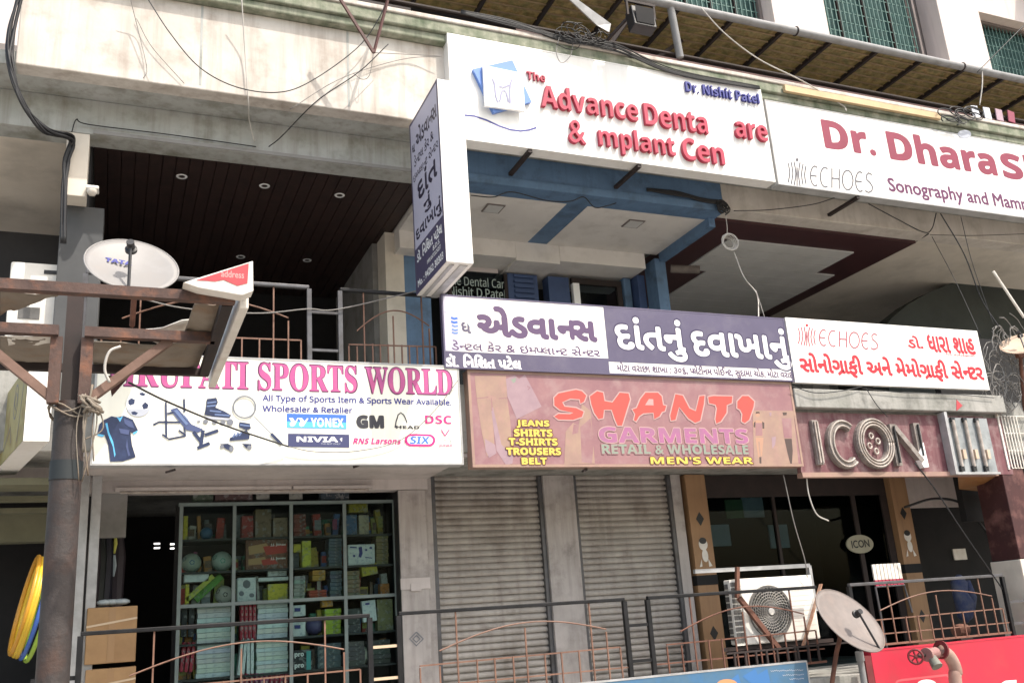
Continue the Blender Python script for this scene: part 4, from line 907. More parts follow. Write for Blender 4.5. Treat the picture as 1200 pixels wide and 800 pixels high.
# ------------------------------------------------------------------ satellite dishes
def dish(name, label, c, n, R, m, up=(0, 0, 1), R2=None, arm=-1, lettering=None, mount=None):
    c = Vector(c); n = Vector(n).normalized(); t = thing(name, label, 'satellite dish', c-Vector((0, 0, R)))
    up = Vector(up); side = up.cross(n).normalized(); vert = n.cross(side); R2 = R2 or R*1.08
    b = B(); rings = 8; seg = 48
    def pt(r, a, off=0): return c + side*(r*R*cos(a)) + vert*(r*R2*sin(a)) + n*(.16*R*(r*r-1)+off)
    b.v = [c+n*(-.16*R)]+[pt(i/rings, 2*pi*k/seg) for i in range(1, rings+1) for k in range(seg)]
    b.f = [(0, 1+k, 1+(k+1) % seg) for k in range(seg)] + [(1+(i-1)*seg+k, 1+i*seg+k, 1+i*seg+(k+1) % seg, 1+(i-1)*seg+(k+1) % seg) for i in range(1, rings) for k in range(seg)]
    b.out('reflector', M[m], t, smooth=True, fix=False, solid=.006)
    b = B(); b.tube([pt(1, 2*pi*k/seg) for k in range(seg+1)], R*.02, 6, False); b.out('rim', M[m], t, smooth=True)
    foot = pt(1.0, -pi/2*1.0, -.02); tip = c + n*(R*.50) - vert*(R*.12) - side*(R*.10)
    B().tube([foot, tip], R*.035, 8).out('feed_arm', M['black plastic'], t)
    d = (c-tip).normalized(); B().lathe([(.0, -.14*R), (.085*R, -.14*R), (.085*R, .05*R), (.13*R, .07*R), (.13*R, .14*R), (0, .14*R)], tip+vert*(.06*R), d, 16).out('feed_horn', M['black plastic'], t)
    bk = c - n*(.17*R)
    B().box(bk.x-.06, bk.x+.06, bk.y+.07, bk.y+.13, bk.z-.13, bk.z-.02).out('back_bracket', M['rust bar'], t)
    if mount: B().tube([bk+Vector((0, .09, -.05))]+[Vector(p) for p in mount], .025, 8).out('mast', M['rust bar'], t)
    if lettering:
        f = Face(c - n*(.16*R), side, vert); s, r = lettering
        o = text(t, f, s, r, M['navy letter'], bold=.03, lift=.03)
    return t
c = P(155, 310, 8.3)
dish('satellite_dish', 'grey white dish with blue lettering, in front of the dark upper balcony at the left', c, (.10, -.80, .60), .385, 'dish grey', up=(.10, 0, 1), R2=.40, lettering=(SB('TATA'), (-.22, .03, .0, .095)), mount=[(c.x+.03, 8.6, 3.0), (c.x+.03, 9.06, 2.9)])
c = P(996, 726, 8.55)
dish('satellite_dish', 'dusty grey dish tipped over beside the outdoor unit, by the red shop sign', c, (.05, -.82, .57), .34, 'dish warm', up=(-.35, 0, 1), R2=.42, mount=[(c.x+.0, 8.85, -.55), (c.x-.18, 8.9, -1.1)])
c = P(1200, 402, 8.7)
dish('satellite_dish', 'tan dish cut by the right edge of the photo, above the tangle of cables', c, (-.45, -.35, .8), .30, 'tan dish', mount=[(c.x+.1, 9.0, 2.3)])
rod = B().tube([P(1164, 318, 8.6), P(1200, 372, 8.6)], .018, 8).out('antenna_rod', M['worn white'], None, smooth='auto'); tag(rod, 'slanting white metal rod near the right edge, above the tan dish', 'rod')

# ------------------------------------------------------------------ rusty pole with the torn canopy frame (nearest thing on the left)
t = thing('canopy_pole', 'stout weathered steel pole carrying a rusty torn canopy frame at the left', 'pole', (-.26, 6.0, -CZ))
pp = [Vector((-.255, 6.0, -CZ)), Vector((-.255, 6.0, 1.42))]
B().tube(pp, [.088, .085], 24).out('pole', M['pole paint'], t, smooth='auto')
q = P(83, 553, 6.0).z; B().lathe([(.0895, -.05), (.0895, .06)], (-.255, 6, q), (0, 0, 1), 24).out('painted_band', M['pole band'], t, smooth=True)
q = P(70, 745, 5.9).z
B().box(-.31, -.22, 5.96, 6.04, 1.421, 2.12).out('upright', M['dark steel'], t)
RS = M['rusty steel']; FZ = 1.83
B().bar((-1.6, 5.15, FZ), (.575, 5.15, FZ), .06, .055).out('frame_bar', RS, t)
B().bar((-1.6, 5.9, FZ), (-.34, 5.9, FZ), .06, .06).bar((-.2, 5.9, FZ), (.54, 5.9, FZ), .06, .06).out('frame_bar', RS, t)
B().bar((-1.6, 6.72, FZ), (.58, 6.72, FZ), .05, .05).out('frame_bar', M['dark steel'], t)
B().bar((.54, 5.19, FZ), (.55, 6.69, FZ), .06, .06).out('frame_bar', M['dark steel'], t)
B().box(-.215, -.15, 5.9, 5.96, 1.40, FZ-.031).box(-.38, -.316, 5.9, 5.96, 1.40, FZ-.031).out('gusset', RS, t)
B().bar((-.17, 5.94, 1.42), (.28, 5.93, FZ-.02), .06, .05).out('knee_brace', mat('brace rust', (.20, .125, .10), .8, (.13, .08, .06), 5, bump=.3), t)
B().bar((-.34, 5.94, 1.42), (-.80, 5.93, FZ-.02), .06, .05).out('knee_brace', M['brace rust'], t)
b = B(); bp = [PZ(128, 443, 1.76), PZ(148, 443, 1.76), PZ(131, 462, 1.6)]
B().prism([P(127, 440, 6.6), P(151, 441, 6.6), P(131, 464, 6.6)], (0, .02, 0)).out('hanging_plate', M['maroon rail'], t)
# torn sheet remains under the frame
def sheet(name, m, pts, z, sag=.02, n=7, amp=.012):
    P4 = [PZ(x, y, z) for x, y in pts]; b = B()
    for i in range(n+1):
        for j in range(n+1):
            u, v = i/n, j/n; p = P4[0]*(1-u)*(1-v)+P4[1]*u*(1-v)+P4[2]*u*v+P4[3]*(1-u)*v
            b.v.append(p + Vector((0, 0, -sag*4*u*(1-u)*.5 + amp*sin(9*u+5*v)*sin(7*v+2*u))))
    b.f = [(i*(n+1)+j, (i+1)*(n+1)+j, (i+1)*(n+1)+j+1, i*(n+1)+j+1) for i in range(n) for j in range(n)]
    return b.out(name, M[m], t, smooth=True, fix=False, solid=.008)
sheet('torn_sheet', 'tarp', [(105, 400), (243, 402), (229, 436), (110, 430)], 1.87)
sheet('torn_sheet', 'tarp', [(0, 394), (70, 396), (72, 433), (0, 428)], 1.87)
sheet('torn_sheet', 'tarp', [(228, 356), (268, 356), (246, 398), (214, 396)], 1.875, 0)
sheet('torn_sheet', 'worn white', [(150, 391), (224, 375), (216, 398), (190, 404)], 1.91, 0)
sheet('torn_sheet', 'tarp', [(0, 341), (72, 345), (30, 358), (0, 368)], 1.88, 0)
sheet('torn_sheet', 'worn white', [(8, 394), (60, 391), (58, 402), (10, 403)], 1.862, 0)
# white fascia along the right end, and the broken red sign corner
b = B(); b.box(.60, .65, 5.15, 6.95, FZ-.05, FZ+.08); b.out('fascia', M['worn white'], t, bevel=.006)
RY = 5.02
w = [P(214.5, 331, RY), P(224, 328, RY), P(296.5, 305.5, RY), P(297, 341, RY), P(284, 346, RY), P(232, 337, RY)]
B().prism(w, (0, .10, 0)).out('sign_remnant', M['worn white'], t, bevel=.004)
f = FY(RY-.001)
art(t, f, [[(229, 328.5), (291.5, 308.5), (290, 332), (278, 335), (262, 328), (252, 330), (240, 329)]], M['old red'], 'red_face')
textpx(t, f, 'address', (259, 324.5, 286, 318.5), M['pale outline'], bold=.02)
b = B()
for k in range(3):
    r0 = random.uniform(.095, .115); z = 1.40+random.uniform(-.05, .05)
    b.tube([(-.255+r0*cos(a)*1.1, 6+r0*sin(a), z+.04*sin(2*a+k)) for a in [2*pi*j/20 for j in range(21)]], .005, 5, False)
for k in range(6):
    x = -.17+random.uniform(-.01, .08); b.tube(spline([(x, 5.9, 1.42+random.uniform(-.05, .12)), (x+random.uniform(-.04, .06), 5.88, 1.25), (x+random.uniform(-.05, .05), 5.89, 1.02+random.uniform(-.1, .2))], 6), random.uniform(.003, .007), 5)
for k in range(12):
    a = random.uniform(0, 6); c = Vector((-.14, 5.87, 1.38)); b.tube(spline([c+Vector((.05*cos(a), .03*sin(a), .04*sin(a*2))), c+Vector((.06*cos(a+2), -.02, .05*sin(a+1))), c+Vector((.07*cos(a+4), .0, .06*sin(a+3)))], 5), random.uniform(.005, .011), 5)
tag(b.out('cloth_tie', M['tarp'], smooth=True), 'frayed strips of cloth and wire knotted round the pole under the frame', 'rag')
lp = B().tube(spline([(.0, 5.86, 1.74), (-.06, 5.85, 1.70), (-.08, 5.86, 1.60), (-.05, 5.87, 1.52)], 6), .009, 6).out('wire_loop', M['cable pale'], smooth=True); tag(lp, 'pale loop of cable hanging from the torn sheet beside the pole', 'cable')

# ------------------------------------------------------------------ lamps
DL = [(213, 207, 'recessed downlight in the dark timber ceiling, leftmost of the front row'), (310, 218, 'recessed downlight in the dark timber ceiling, middle of the front row'), (398, 229, 'recessed downlight in the dark timber ceiling, nearest the grey beam at right'),
      (282, 301, 'recessed downlight far back in the dark timber ceiling, above the railing at left'), (360, 305, 'recessed downlight far back in the dark timber ceiling, above the railing post'), (336, 354, 'faint recessed downlight deepest in the dark timber ceiling')]
for x, y, l in DL:
    c = PZ(x, y, 5.098); t = thing('downlight', l, 'ceiling light', c, 'recessed downlights in the timber ceiling')
    B().lathe([(.035, 0), (.058, -.006), (.062, .001)], c, (0, 0, 1), 24).out('ring', M['soft white'], t, smooth=True)
    B().lathe([(0, .012), (.036, -.001)], c, (0, 0, 1), 20).out('lens', M['ac grille'], t)
for x, y, l in ((578, 244, 'flat square ceiling light in the white clinic ceiling, left of the blue stripe'), (742, 262, 'flat square ceiling light in the white clinic ceiling, right of the blue stripe')):
    c = PZ(x, y, 5.028); t = thing('square_light', l, 'ceiling light', c, 'square lights in the clinic ceiling')
    B().box(c.x-.12, c.x+.12, c.y-.12, c.y+.12, 5.018, 5.029).out('frame', M['reveal'], t); B().box(c.x-.1, c.x+.1, c.y-.1, c.y+.1, 5.012, 5.0178).out('diffuser', M['grey strip ceiling'], t)
a, c = P(135, 574, 10.39), P(436, 570, 10.39); t = thing('tube_light', 'long unlit white tube fitting along the beam over the sports shop window', 'lamp', (1.4, 10.37, 1.56))
B().box(a.x, c.x-.9, 10.34, 10.395, 1.55, 1.585).box(c.x-.88, c.x, 10.34, 10.395, 1.55, 1.585).out('batten', M['pale wall'], t)
B().tube([(a.x+.05, 10.35, 1.535), (c.x-.05, 10.35, 1.535)], .014, 8).out('tube', M['channel tube'], t)
for k, (x, y) in enumerate(((184, 640), (202, 638), (232, 637), (250, 638), (270, 637))):
    pass
t = thing('ceiling_lamp', 'row of small lit tube lamps glowing deep inside the sports shop', 'lamp', (1.0, 12.8, 1.2))
for x, y in ((184, 636.5), (184, 641.5), (203, 637), (203, 642), (233, 637), (251, 636.5), (251, 640.5), (269, 636.5)):
    c = P(x, y, 12.8); B().box(c.x-.035, c.x+.035, 12.8, 12.83, c.z-.008, c.z+.008).out('lit_tube', M['lamp glow'], t)
c = P(755, 18, 8.4); t = thing('floodlight', 'small dark floodlight on an arm under the awning', 'lamp', c)
B().prism([(c.x-.16, c.y-.02, c.z-.16), (c.x+.15, c.y-.02, c.z-.16), (c.x+.15, c.y+.02, c.z+.13), (c.x-.16, c.y+.02, c.z+.13)], (0, .16, -.03)).out('housing', M['black plastic'], t, bevel=.01)
B().box(c.x-.13, c.x+.12, c.y-.026, c.y-.021, c.z-.13, c.z+.1).out('glass', M['black interior'], t)
B().bar((c.x-.22, c.y+.05, c.z+.2), (c.x+.2, c.y+.05, c.z+.2), .03).bar((c.x-.2, c.y+.05, c.z+.2), (c.x-.2, c.y+.05, c.z), .025).bar((c.x+.18, c.y+.05, c.z+.2), (c.x+.18, c.y+.05, c.z), .025).out('yoke', M['dark steel'], t)
B().bar((c.x, c.y+.05, c.z+.2), (c.x-.35, 8.95, 6.8), .03).out('arm', M['dark steel'], t)
c = P(693, 14, 8.4); pn = B().prism([P(664, -4, 8.5), P(672, -4, 8.5), P(716, 28, 8.6), P(714, 38, 8.6), P(700, 30, 8.6)], (0, .04, .03)).out('metal_flap', M['galvanised']); tag(pn, 'bent grey sheet metal blade sticking up behind the cables on the parapet', 'scrap')
wc = thing('security_camera', 'small white dome camera under the beam end at the left', 'camera', P(108, 226, 9.46)); c = P(108, 224, 9.46)
B().lathe([(0, -.05), (.03, -.045), (.05, -.01), (.05, .01)], c, (0, 0, 1), 16).out('dome', M['worn white'], wc, smooth=True); B().box(c.x-.06, c.x+.06, c.y-.04, c.y+.1, c.z+.011, c.z+.05).out('base', M['worn white'], wc, bevel=.01)
wc = thing('security_camera', 'small white dome camera on the maroon ceiling edge, left of the pale pilaster', 'camera', P(988, 342, 12.5)); c = P(988, 340, 12.5)
B().lathe([(0, -.08), (.05, -.07), (.075, -.01), (.075, .03)], c, (0, 0, 1), 16).out('dome', M['worn white'], wc, smooth=True); B().box(c.x-.06, c.x+.35, c.y, c.y+.1, c.z+.04, c.z+.1).out('arm', M['ac grille'], wc)

# ------------------------------------------------------------------ sports shop window and its goods
WY = 10.62
sc_ = thing('display_case', 'glazed display case with grey green mullions across the sports shop front', 'display case', (1.8, 10.7, FL1))
cx0, cx1 = P(211, 650, WY).x, P(463, 650, WY).x; zt_ = P(340, 591, WY).z
mx = [P(274, 650, WY).x, P(341, 650, WY).x, P(404, 650, WY).x]
b = B()
b.box(cx0-.03, cx1+.03, WY-.02, WY+.01, zt_, zt_+.035)
for x in [cx0]+mx+[cx1]: b.box(x-.018, x+.018, WY-.022, WY+.012, FL1, zt_-.001)
b.out('frame', M['case frame'], sc_)
B().box(cx1+.03, 2.975, WY-.2, WY+.3, FL1, 1.53).out('side_panel', M['black plastic'], sc_)
SHZ = [P(340, y, WY+.02).z for y in (628, 665, 703, 746, 786)]
for i, z in enumerate(SHZ): B().box(cx0+.02, cx1-.02, WY+.02, WY+.46, z-.022, z).out('shelf', M['case frame' if i == 2 else 'fan grey'], sc_)
B().box(cx0-.02, cx1+.02, WY-.018, WY+.008, SHZ[2]-.02, SHZ[2]+.014).out('rail', M['case frame'], sc_)
B().box(cx0-.03, cx1+.03, WY+.47, WY+.5, FL1, 1.5).out('back', M['dark wall'], sc_)
B().box(cx0+.02, cx1-.02, WY-.004, WY, FL1+.02, zt_-.003).out('pane', M['case glass'], sc_)
GY = WY+.06
GOODS = 'goods in the sports shop window'
def good(name, label, x0, y0, x1, y1, c, cat='box', d=.12, tilt=0, group=GOODS, y=GY, bev=.004):
    a = P(x0, y1, y); e = P(x1, y0, y); zb = a.z
    for z in SHZ:
        if abs(z-zb) < .07: zb = z+.001
    b = B(); b.box(a.x, e.x, y, y+d, zb, e.z)
    if tilt:
        cc = Vector(((a.x+e.x)/2, y+d/2, (zb+e.z)/2)); R = Matrix.Rotation(radians(tilt), 3, 'Y'); b.v = [R@(v-cc)+cc for v in b.v]
        lo = min(v.z for v in b.v); b.v = [v+Vector((0, 0, max(0, zb-lo))) for v in b.v]
    o = b.out(name, col('goods %s' % str(c), c), bevel=bev); tag(o, label, cat, group); return o, a, e
YE = (.55, .48, .05); WHI = (.70, .74, .75); RED = (.42, .03, .06); BRN = (.20, .14, .09); BLK = (.025, .025, .03)
good('box', 'narrow yellow box on the top shelf of the left bay', 214.7, 604, 220.5, 628, YE, d=.08)
good('box', 'pair of deep red boxes on the top shelf beside the brown cartons', 283, 604, 297, 628, (.3, .04, .04))
good('carton', 'tall brown carton on the top shelf of the second bay', 299, 596, 318, 628, BRN, 'carton', d=.2)
good('carton', 'lower brown carton at the right of the second bay, top shelf', 320, 606, 337, 628, (.22, .16, .11), 'carton', d=.2)
_, a, e = good('box', 'wide dark box printed orange and red with white brand lettering on the second shelf', 288, 631, 337, 664, (.20, .09, .06), d=.1)
f = FY(GY-.001)
art(_, f, [[(291, 640), (312, 636), (318, 645), (292, 650)], [(291, 655), (310, 652), (316, 660), (291, 662)]], mat('tan print', (.45, .28, .14), .6), 'printed_picture'); art(_, f, [[(308, 640), (336, 637), (336, 647), (312, 650)], [(306, 656), (320, 653), (326, 660), (308, 662)]], mat('dull red print', (.45, .06, .05), .6), 'printed_picture')
textpx(_, f, 'J.J. Jonex', (317, 640, 335, 636), M['soft white'], bold=.03); textpx(_, f, 'J.J. Jonex', (317, 656, 335, 652), M['soft white'], bold=.03)
good('box', 'two white boxes side by side on the third shelf of the left bay', 216, 670, 245, 682, WHI, d=.16)
good('box', 'upright yellow box under the white boxes in the left bay', 217, 684, 222, 702, YE, d=.06)
good('bat', 'yellow edged cricket bat leaning on the third shelf', 231, 668, 238, 704, (.42, .46, .08), 'bat', d=.05, tilt=48)
good('bat', 'green cricket bat leaning beside the yellow edged one', 240, 668, 249, 704, (.12, .32, .06), 'bat', d=.05, tilt=48, y=GY+.07)
_, a, e = good('box', 'white box printed with a black and white ball, third shelf of the second bay', 278, 676, 300, 703, WHI, d=.14)
art(_, f, [ell(289, 684, 4.5, 5, 16), ell(283, 695, 3, 3, 12), ell(295, 697, 3, 2.5, 12)], M['print grey'], 'printed_picture')
good('box', 'long white box lying on top of a yellow packet, third shelf', 303, 675, 338, 681, WHI, d=.16)
good('packet', 'yellow star shaped packet on the third shelf of the second bay', 314, 683, 337, 703, YE, 'packet', d=.08)
good('box', 'white box at the top of the third shelf beside the second mullion', 314, 667, 336, 675, (.5, .52, .52), d=.1, y=GY+.02)
good('packet', 'small yellow packet hanging in the third bay, left of the taller one', 344, 637, 352.5, 647, YE, 'packet', d=.04)
good('packet', 'tall yellow packet hanging in the third bay', 354, 633, 364.5, 660, (.50, .52, .06), 'packet', d=.04)
good('packet', 'yellow bag on the top shelf of the right bay', 409, 590, 431, 600, (.35, .28, .04), 'packet', d=.1)
good('box', 'blue box on the top shelf of the right bay', 405.5, 603, 418, 628, (.07, .14, .28), d=.1)
good('box', 'cream box beside the blue box in the right bay', 421, 603, 432, 628, (.42, .38, .28), d=.1)
_, a, e = good('box', 'white box printed with small dark figures, second shelf of the right bay', 408, 637, 439, 664, WHI, d=.12)
art(_, f, [[(420, 641), (424, 640), (425, 648), (423, 653), (420, 652), (421, 647)], ell(415, 651, 1.5, 1.5, 8), ell(429, 644, 1.5, 1.2, 8), ell(434.5, 641.5, 1.8, 1.4, 8), [(410, 640), (418, 640.5), (418, 642), (410, 641.5)], [(428, 652), (436, 653), (436, 654), (428, 653)]], M['navy letter'], 'printed_picture')
good('bundle', 'yellow bundle on the third shelf of the right bay', 424, 661, 442, 675, (.45, .40, .05), 'bundle', d=.12, tilt=-8)
good('packet', 'orange packet at the right end of the third shelf', 446, 683, 456, 702, (.42, .16, .04), 'packet', d=.1)
_, a, e = good('box', 'white poster box standing in the fourth row of the right bay', 425, 703, 440.5, 729, WHI, d=.06, tilt=-4)
art(_, f, [[(428, 706), (433, 705.7), (433, 708), (428, 708.3)]], M['navy letter'], 'label')
good('box', 'olive box at the right end of the fourth row', 443, 701, 460, 744, (.20, .19, .09), d=.12)
for k in range(2): good('box', ('narrow black box at the left of the fourth row, outer one', 'narrow black box at the left of the fourth row, next to the white stack')[k], 212+k*8.5, 711, 219.5+k*8.5, 746, BLK, d=.1)
for k in range(4):
    o, a, e = good('box', 'upright crimson box with pale dots, one of four between the mullion and a white stack', 281.5+k*4.8, 705, 286+k*4.8, 745, RED, d=.14, group='four upright crimson boxes')
    art(o, f, [[(283+k*4.8, y), (285+k*4.8, y), (285+k*4.8, y+3), (283+k*4.8, y+3)] for y in (711, 718, 726, 734)], M['pale outline'], 'dot')
for k in range(3): good('box', 'slanted crimson box leaning beside a white stack, bottom left of the case', 212+k*5.5, 752, 217+k*5.5, 787, RED, d=.14, tilt=5, group='three slanted crimson boxes')
for k in range(4): good('box', 'white box standing on end between the slanted gap and a white stack', 280+k*4.6, 747, 284+k*4.6, 784, WHI, d=.12, tilt=(6, 5, 0, 0)[k], group='white boxes standing on end')
for k in range(10):
    o, a, e = good('box', 'upright crimson box with a pale number strip, in the bottom row', 281+k*5.8, 788, 286+k*5.8, 830, (.40, .025, .07) if k not in (3, 4, 5) else (.28, .03, .16), d=.14, group='crimson boxes in the bottom row')
    art(o, f, [[(282.5+k*5.8, y), (284.5+k*5.8, y), (284.5+k*5.8, y+4), (282.5+k*5.8, y+4)] for y in (791, 797)], M['pale outline'], 'dot')
def stack(lab, grp, x0, x1, y0, y1, n, c, jit=.006, d=.22):
    a = P(x0, y1, GY); e = P(x1, y0, GY); zb = min(SHZ, key=lambda z: abs(z-a.z))+.001 if min(abs(z-a.z) for z in SHZ) < .08 else a.z; h = (e.z-zb)/n
    for k in range(n):
        j = random.uniform(-jit, jit); b = B(); b.box(a.x+j+abs(jit), e.x+j-abs(jit), GY+random.uniform(0, .015), GY+d, zb+k*h+.001, zb+(k+1)*h-.0015)
        cc = tuple(v*random.uniform(.88, 1.06) for v in c); cc = tuple(round(v, 2) for v in cc)
        tag(b.out('flat_box', col('goods %s' % str(cc), cc), bevel=.003), lab, 'box', grp)
stack('white flat box in the upper left stack behind the railing', 'upper left stack of white boxes', 230, 271.5, 705, 746, 8, WHI)
stack('white flat box in the lower left stack behind the railing', 'lower left stack of white boxes', 229.5, 271.5, 747, 787, 8, WHI)
stack('white flat box in the upper stack of the second bay', 'upper stack of white boxes in the second bay', 301, 338, 705, 745, 7, WHI)
stack('white flat box in the lower stack of the second bay', 'lower stack of white boxes in the second bay', 300, 338, 747, 786, 8, WHI)
stack('dull red box in a stack on the top shelf of the third bay', 'dull red stack', 344, 359, 602, 628, 5, (.22, .06, .05))
stack('blue grey packet in the stack by the third mullion', 'blue grey stack', 385, 401, 630, 664, 9, (.10, .13, .17))
stack('dark packet in the small stack on the third shelf by the mullion', 'dark stack', 387, 401, 668, 703, 7, (.11, .14, .18))
stack('pale folded shirt packet at the left of the third bay', 'pale packets in the third bay', 344, 358, 674, 703, 6, (.40, .45, .42))
stack('red and yellow packet in the middle of the third shelf', 'red and yellow packets', 362, 384, 690, 703, 3, (.45, .08, .04)); stack('orange packet over the red ones on the third shelf', 'orange packets', 366, 382, 667, 680, 2, (.46, .25, .04))
stack('straw coloured packet in the stack at the right end of the second shelf', 'straw coloured stack', 441, 455, 626, 664, 8, (.26, .21, .10))
stack('lime packet in the bright stack of the third bay', 'lime packets', 380, 400, 712, 744, 5, (.36, .45, .05))
stack('brown folded packet at the left of the right bay, third shelf', 'brown packets', 406, 422, 668, 702, 6, (.26, .20, .13))
stack('dark bottle box in the fourth row of the right bay', 'dark boxes of the fourth row', 407, 423, 712, 745, 3, (.06, .065, .07))
stack('dark wrapped packet low in the third bay', 'dark packets low in the third bay', 372, 400, 752, 786, 4, (.09, .12, .13))
stack('dark wrapped packet low in the right bay', 'dark packets low in the right bay', 407, 428, 750, 786, 5, (.10, .085, .085))
stack('grey wrapped packet at the lower right corner of the case', 'grey packets at the lower right', 432, 458, 748, 786, 5, (.07, .075, .07))
for k, y in enumerate((708, 728)):
    o, a, e = good('box', ('white shoe box with a blue label, upper of two in the third bay', 'white shoe box with a blue label, lower of two in the third bay')[k], 343.5, y, 358, y+14 if k == 0 else 744, WHI, d=.18)
    art(o, f, [[(345, y+4), (352, y+3.8), (352, y+8), (345, y+8.2)]], M['navy letter'], 'label')
o, a, e = good('box', 'black box with white letter panels at the bottom of the third bay', 344, 760, 366, 787, BLK, d=.15)
art(o, f, [[(359, 762), (364, 762), (364, 786), (359, 786)]], mat('teal print', (.08, .35, .36), .5), 'label'); textpx(o, f, SB('pro'), (345, 771, 356, 764), M['soft white'], bold=.03); textpx(o, f, SB('pro'), (345, 784, 356, 777), M['soft white'], bold=.03)
good('box', 'orange box on top of the lime packets', 377, 702, 390, 711, (.5, .24, .04), d=.1)
PK = [(.40, .06, .05), (.45, .36, .06), (.07, .14, .34), (.06, .24, .16), (.50, .50, .48), (.10, .09, .10), (.42, .20, .06), (.22, .25, .28), (.30, .08, .18), (.05, .07, .10), (.16, .11, .08), (.36, .38, .12)]
rs = random.Random(11)
for i, z in enumerate(SHZ[:-1]+[SHZ[-1]]):
    for a_, e_ in zip([cx0]+mx, mx+[cx1]):
        x = a_+.04
        while x < e_-.10:
            wd = rs.uniform(.045, .13); h = rs.uniform(.07, .24 if i != 1 else .2); c = PK[rs.randrange(len(PK))]; y = GY+.25+rs.uniform(0, .03)
            o = B().box(x, min(x+wd, e_-.03), y, y+.1, z+.001, z+h, radians(rs.uniform(-4, 4)), (x, y, z)).out('packet', col('stock %s' % str(c), c), bevel=.004)
            tag(o, 'small packet crowded at the back of a shelf in the sports shop window', 'packet', 'small packets at the back of the shelves')
            if rs.random() < .6:
                c2 = PK[rs.randrange(len(PK))]; B().box(x+.006, min(x+wd, e_-.03)-.006, y-.003, y-.001, z+h*.35, z+h*.7).out('label', col('stock %s' % str(c2), c2), o)
            x += wd+rs.uniform(.004, .03)
for i, z in enumerate(SHZ):                                      # a second, nearer row in the gaps
    for a_, e_ in zip([cx0]+mx, mx+[cx1]):
        x = a_+.03
        while x < e_-.08:
            wd = rs.uniform(.03, .10); top = (SHZ[i-1] if i else zt_)-z-.035; h = min(top, rs.uniform(.10, .30)); c = PK[rs.randrange(len(PK))]; y = GY+.13+rs.uniform(0, .03)
            o = B().box(x, min(x+wd, e_-.03), y, y+.08, z+.001, z+h, radians(rs.uniform(-7, 7)), (x, y, z)).out('packet', col('stock %s' % str(c), c), bevel=.004)
            tag(o, 'small packet crowded at the back of a shelf in the sports shop window', 'packet', 'small packets at the back of the shelves')
            if rs.random() < .5:
                c2 = PK[rs.randrange(len(PK))]; B().box(x+.005, min(x+wd, e_-.03)-.005, y-.003, y-.001, z+h*.3, z+h*.75, 0).out('label', col('stock %s' % str(c2), c2), o)
            x += wd+rs.uniform(.004, .05)
def ball(label, x, y, r, c, patches=None, cat='ball'):
    p = P(x, y, GY+.12); R = r*p.y/FOC
    zb = min(SHZ, key=lambda z: abs(z-(p.z-R))); p.z = zb+R+.002
    t = thing('ball', label, cat, p, 'balls in the sports shop window')
    B().sphere(p, R, 20).out('cover', col('ball %s' % str(c), c, .4), t, smooth=True)
    if patches:
        b = B()
        for dx, dz in ((0, 0), (.75, .45), (-.75, .4), (.5, -.75), (-.55, -.7)):
            n = Vector((dx, -sqrt(max(.05, 1-dx*dx-dz*dz)), dz)).normalized(); a = n.cross(Vector((.1, 0, 1))).normalized(); u = n.cross(a)
            b.quad(*[p + (n + (a*cos(2*pi*k/5)+u*sin(2*pi*k/5))*.30).normalized()*(R*1.012) for k in range(5)])
        b.out('patch', col('patch %s' % str(patches), patches, .4), t, fix=False)
ball('blue ball on the top shelf of the left bay', 242, 621, 7, (.06, .16, .30))
ball('white ball with a blue patch on the second shelf of the left bay', 224.5, 650, 10.5, (.36, .42, .36), (.05, .14, .22))
ball('white and green ball at the right of the second shelf, left bay', 260, 651, 11, (.38, .46, .42), (.08, .28, .22))
ball('black and white ball on the third shelf beside the bats', 263, 691, 10, (.52, .50, .46), (.03, .03, .03))
ball('purple ball in the fourth row beside the shoe boxes', 368, 722, 10, (.09, .08, .19))
ball('pale disc shaped ball at the bottom of the right bay', 424, 796, 10, (.42, .42, .36)); ball('pale ball at the lower right corner behind the tie bars', 447, 797, 10, (.36, .38, .36))
for x0, x1, l in ((300.5, 316, 'small pale framed picture above the display case, left one'), (339, 354.5, 'small pale framed picture above the display case, right one')):
    o, a, e = good('picture', l, x0, 575, x1, 585, (.30, .30, .28), 'picture', d=.02, group=None, y=GY); 
good('box', 'dark blue box standing on top of the display case', 376, 573, 409, 585, (.035, .05, .07)); good('bag', 'greenish bag on top of the display case at the left', 226, 574, 250, 586, (.08, .11, .08), 'bag', d=.2); good('box', 'dull maroon box on top of the display case', 252, 574, 296, 586, (.10, .06, .06), d=.2)
# hanging goods in the dark doorway
for k, (x, ya, yb, c, l) in enumerate(((135, 626, 648, (.55, .55, .12), 'thin lime strap hanging in the dark shop doorway'), (134, 650, 675, (.30, .36, .40), 'pale blue strap hanging below the lime one'))):
    p, q = P(x, ya, 10.8), P(x-1, yb, 10.8); o = B().tube([p, (p+q)/2+Vector((.01, 0, 0)), q], [.012, .02, .008], 6).out('strap', col('strap %d' % k, c)); tag(o, l, 'strap')
for k, x in enumerate((107, 113, 120, 127, 141)):
    p = P(x, 608, 10.9+.05*k); b = B(); b.tube([p, p-Vector((0, 0, .4)), p-Vector((0, 0, 1.0+.1*(k % 2)))], [.02, .075, .06], 8); o = b.out('hanging_bag', col('bag %d' % k, ((.03, .03, .045), (.05, .04, .05), (.025, .03, .03))[k % 3])); tag(o, 'dark bag hanging in the shadowed doorway of the sports shop', 'bag', 'dark bags in the doorway')
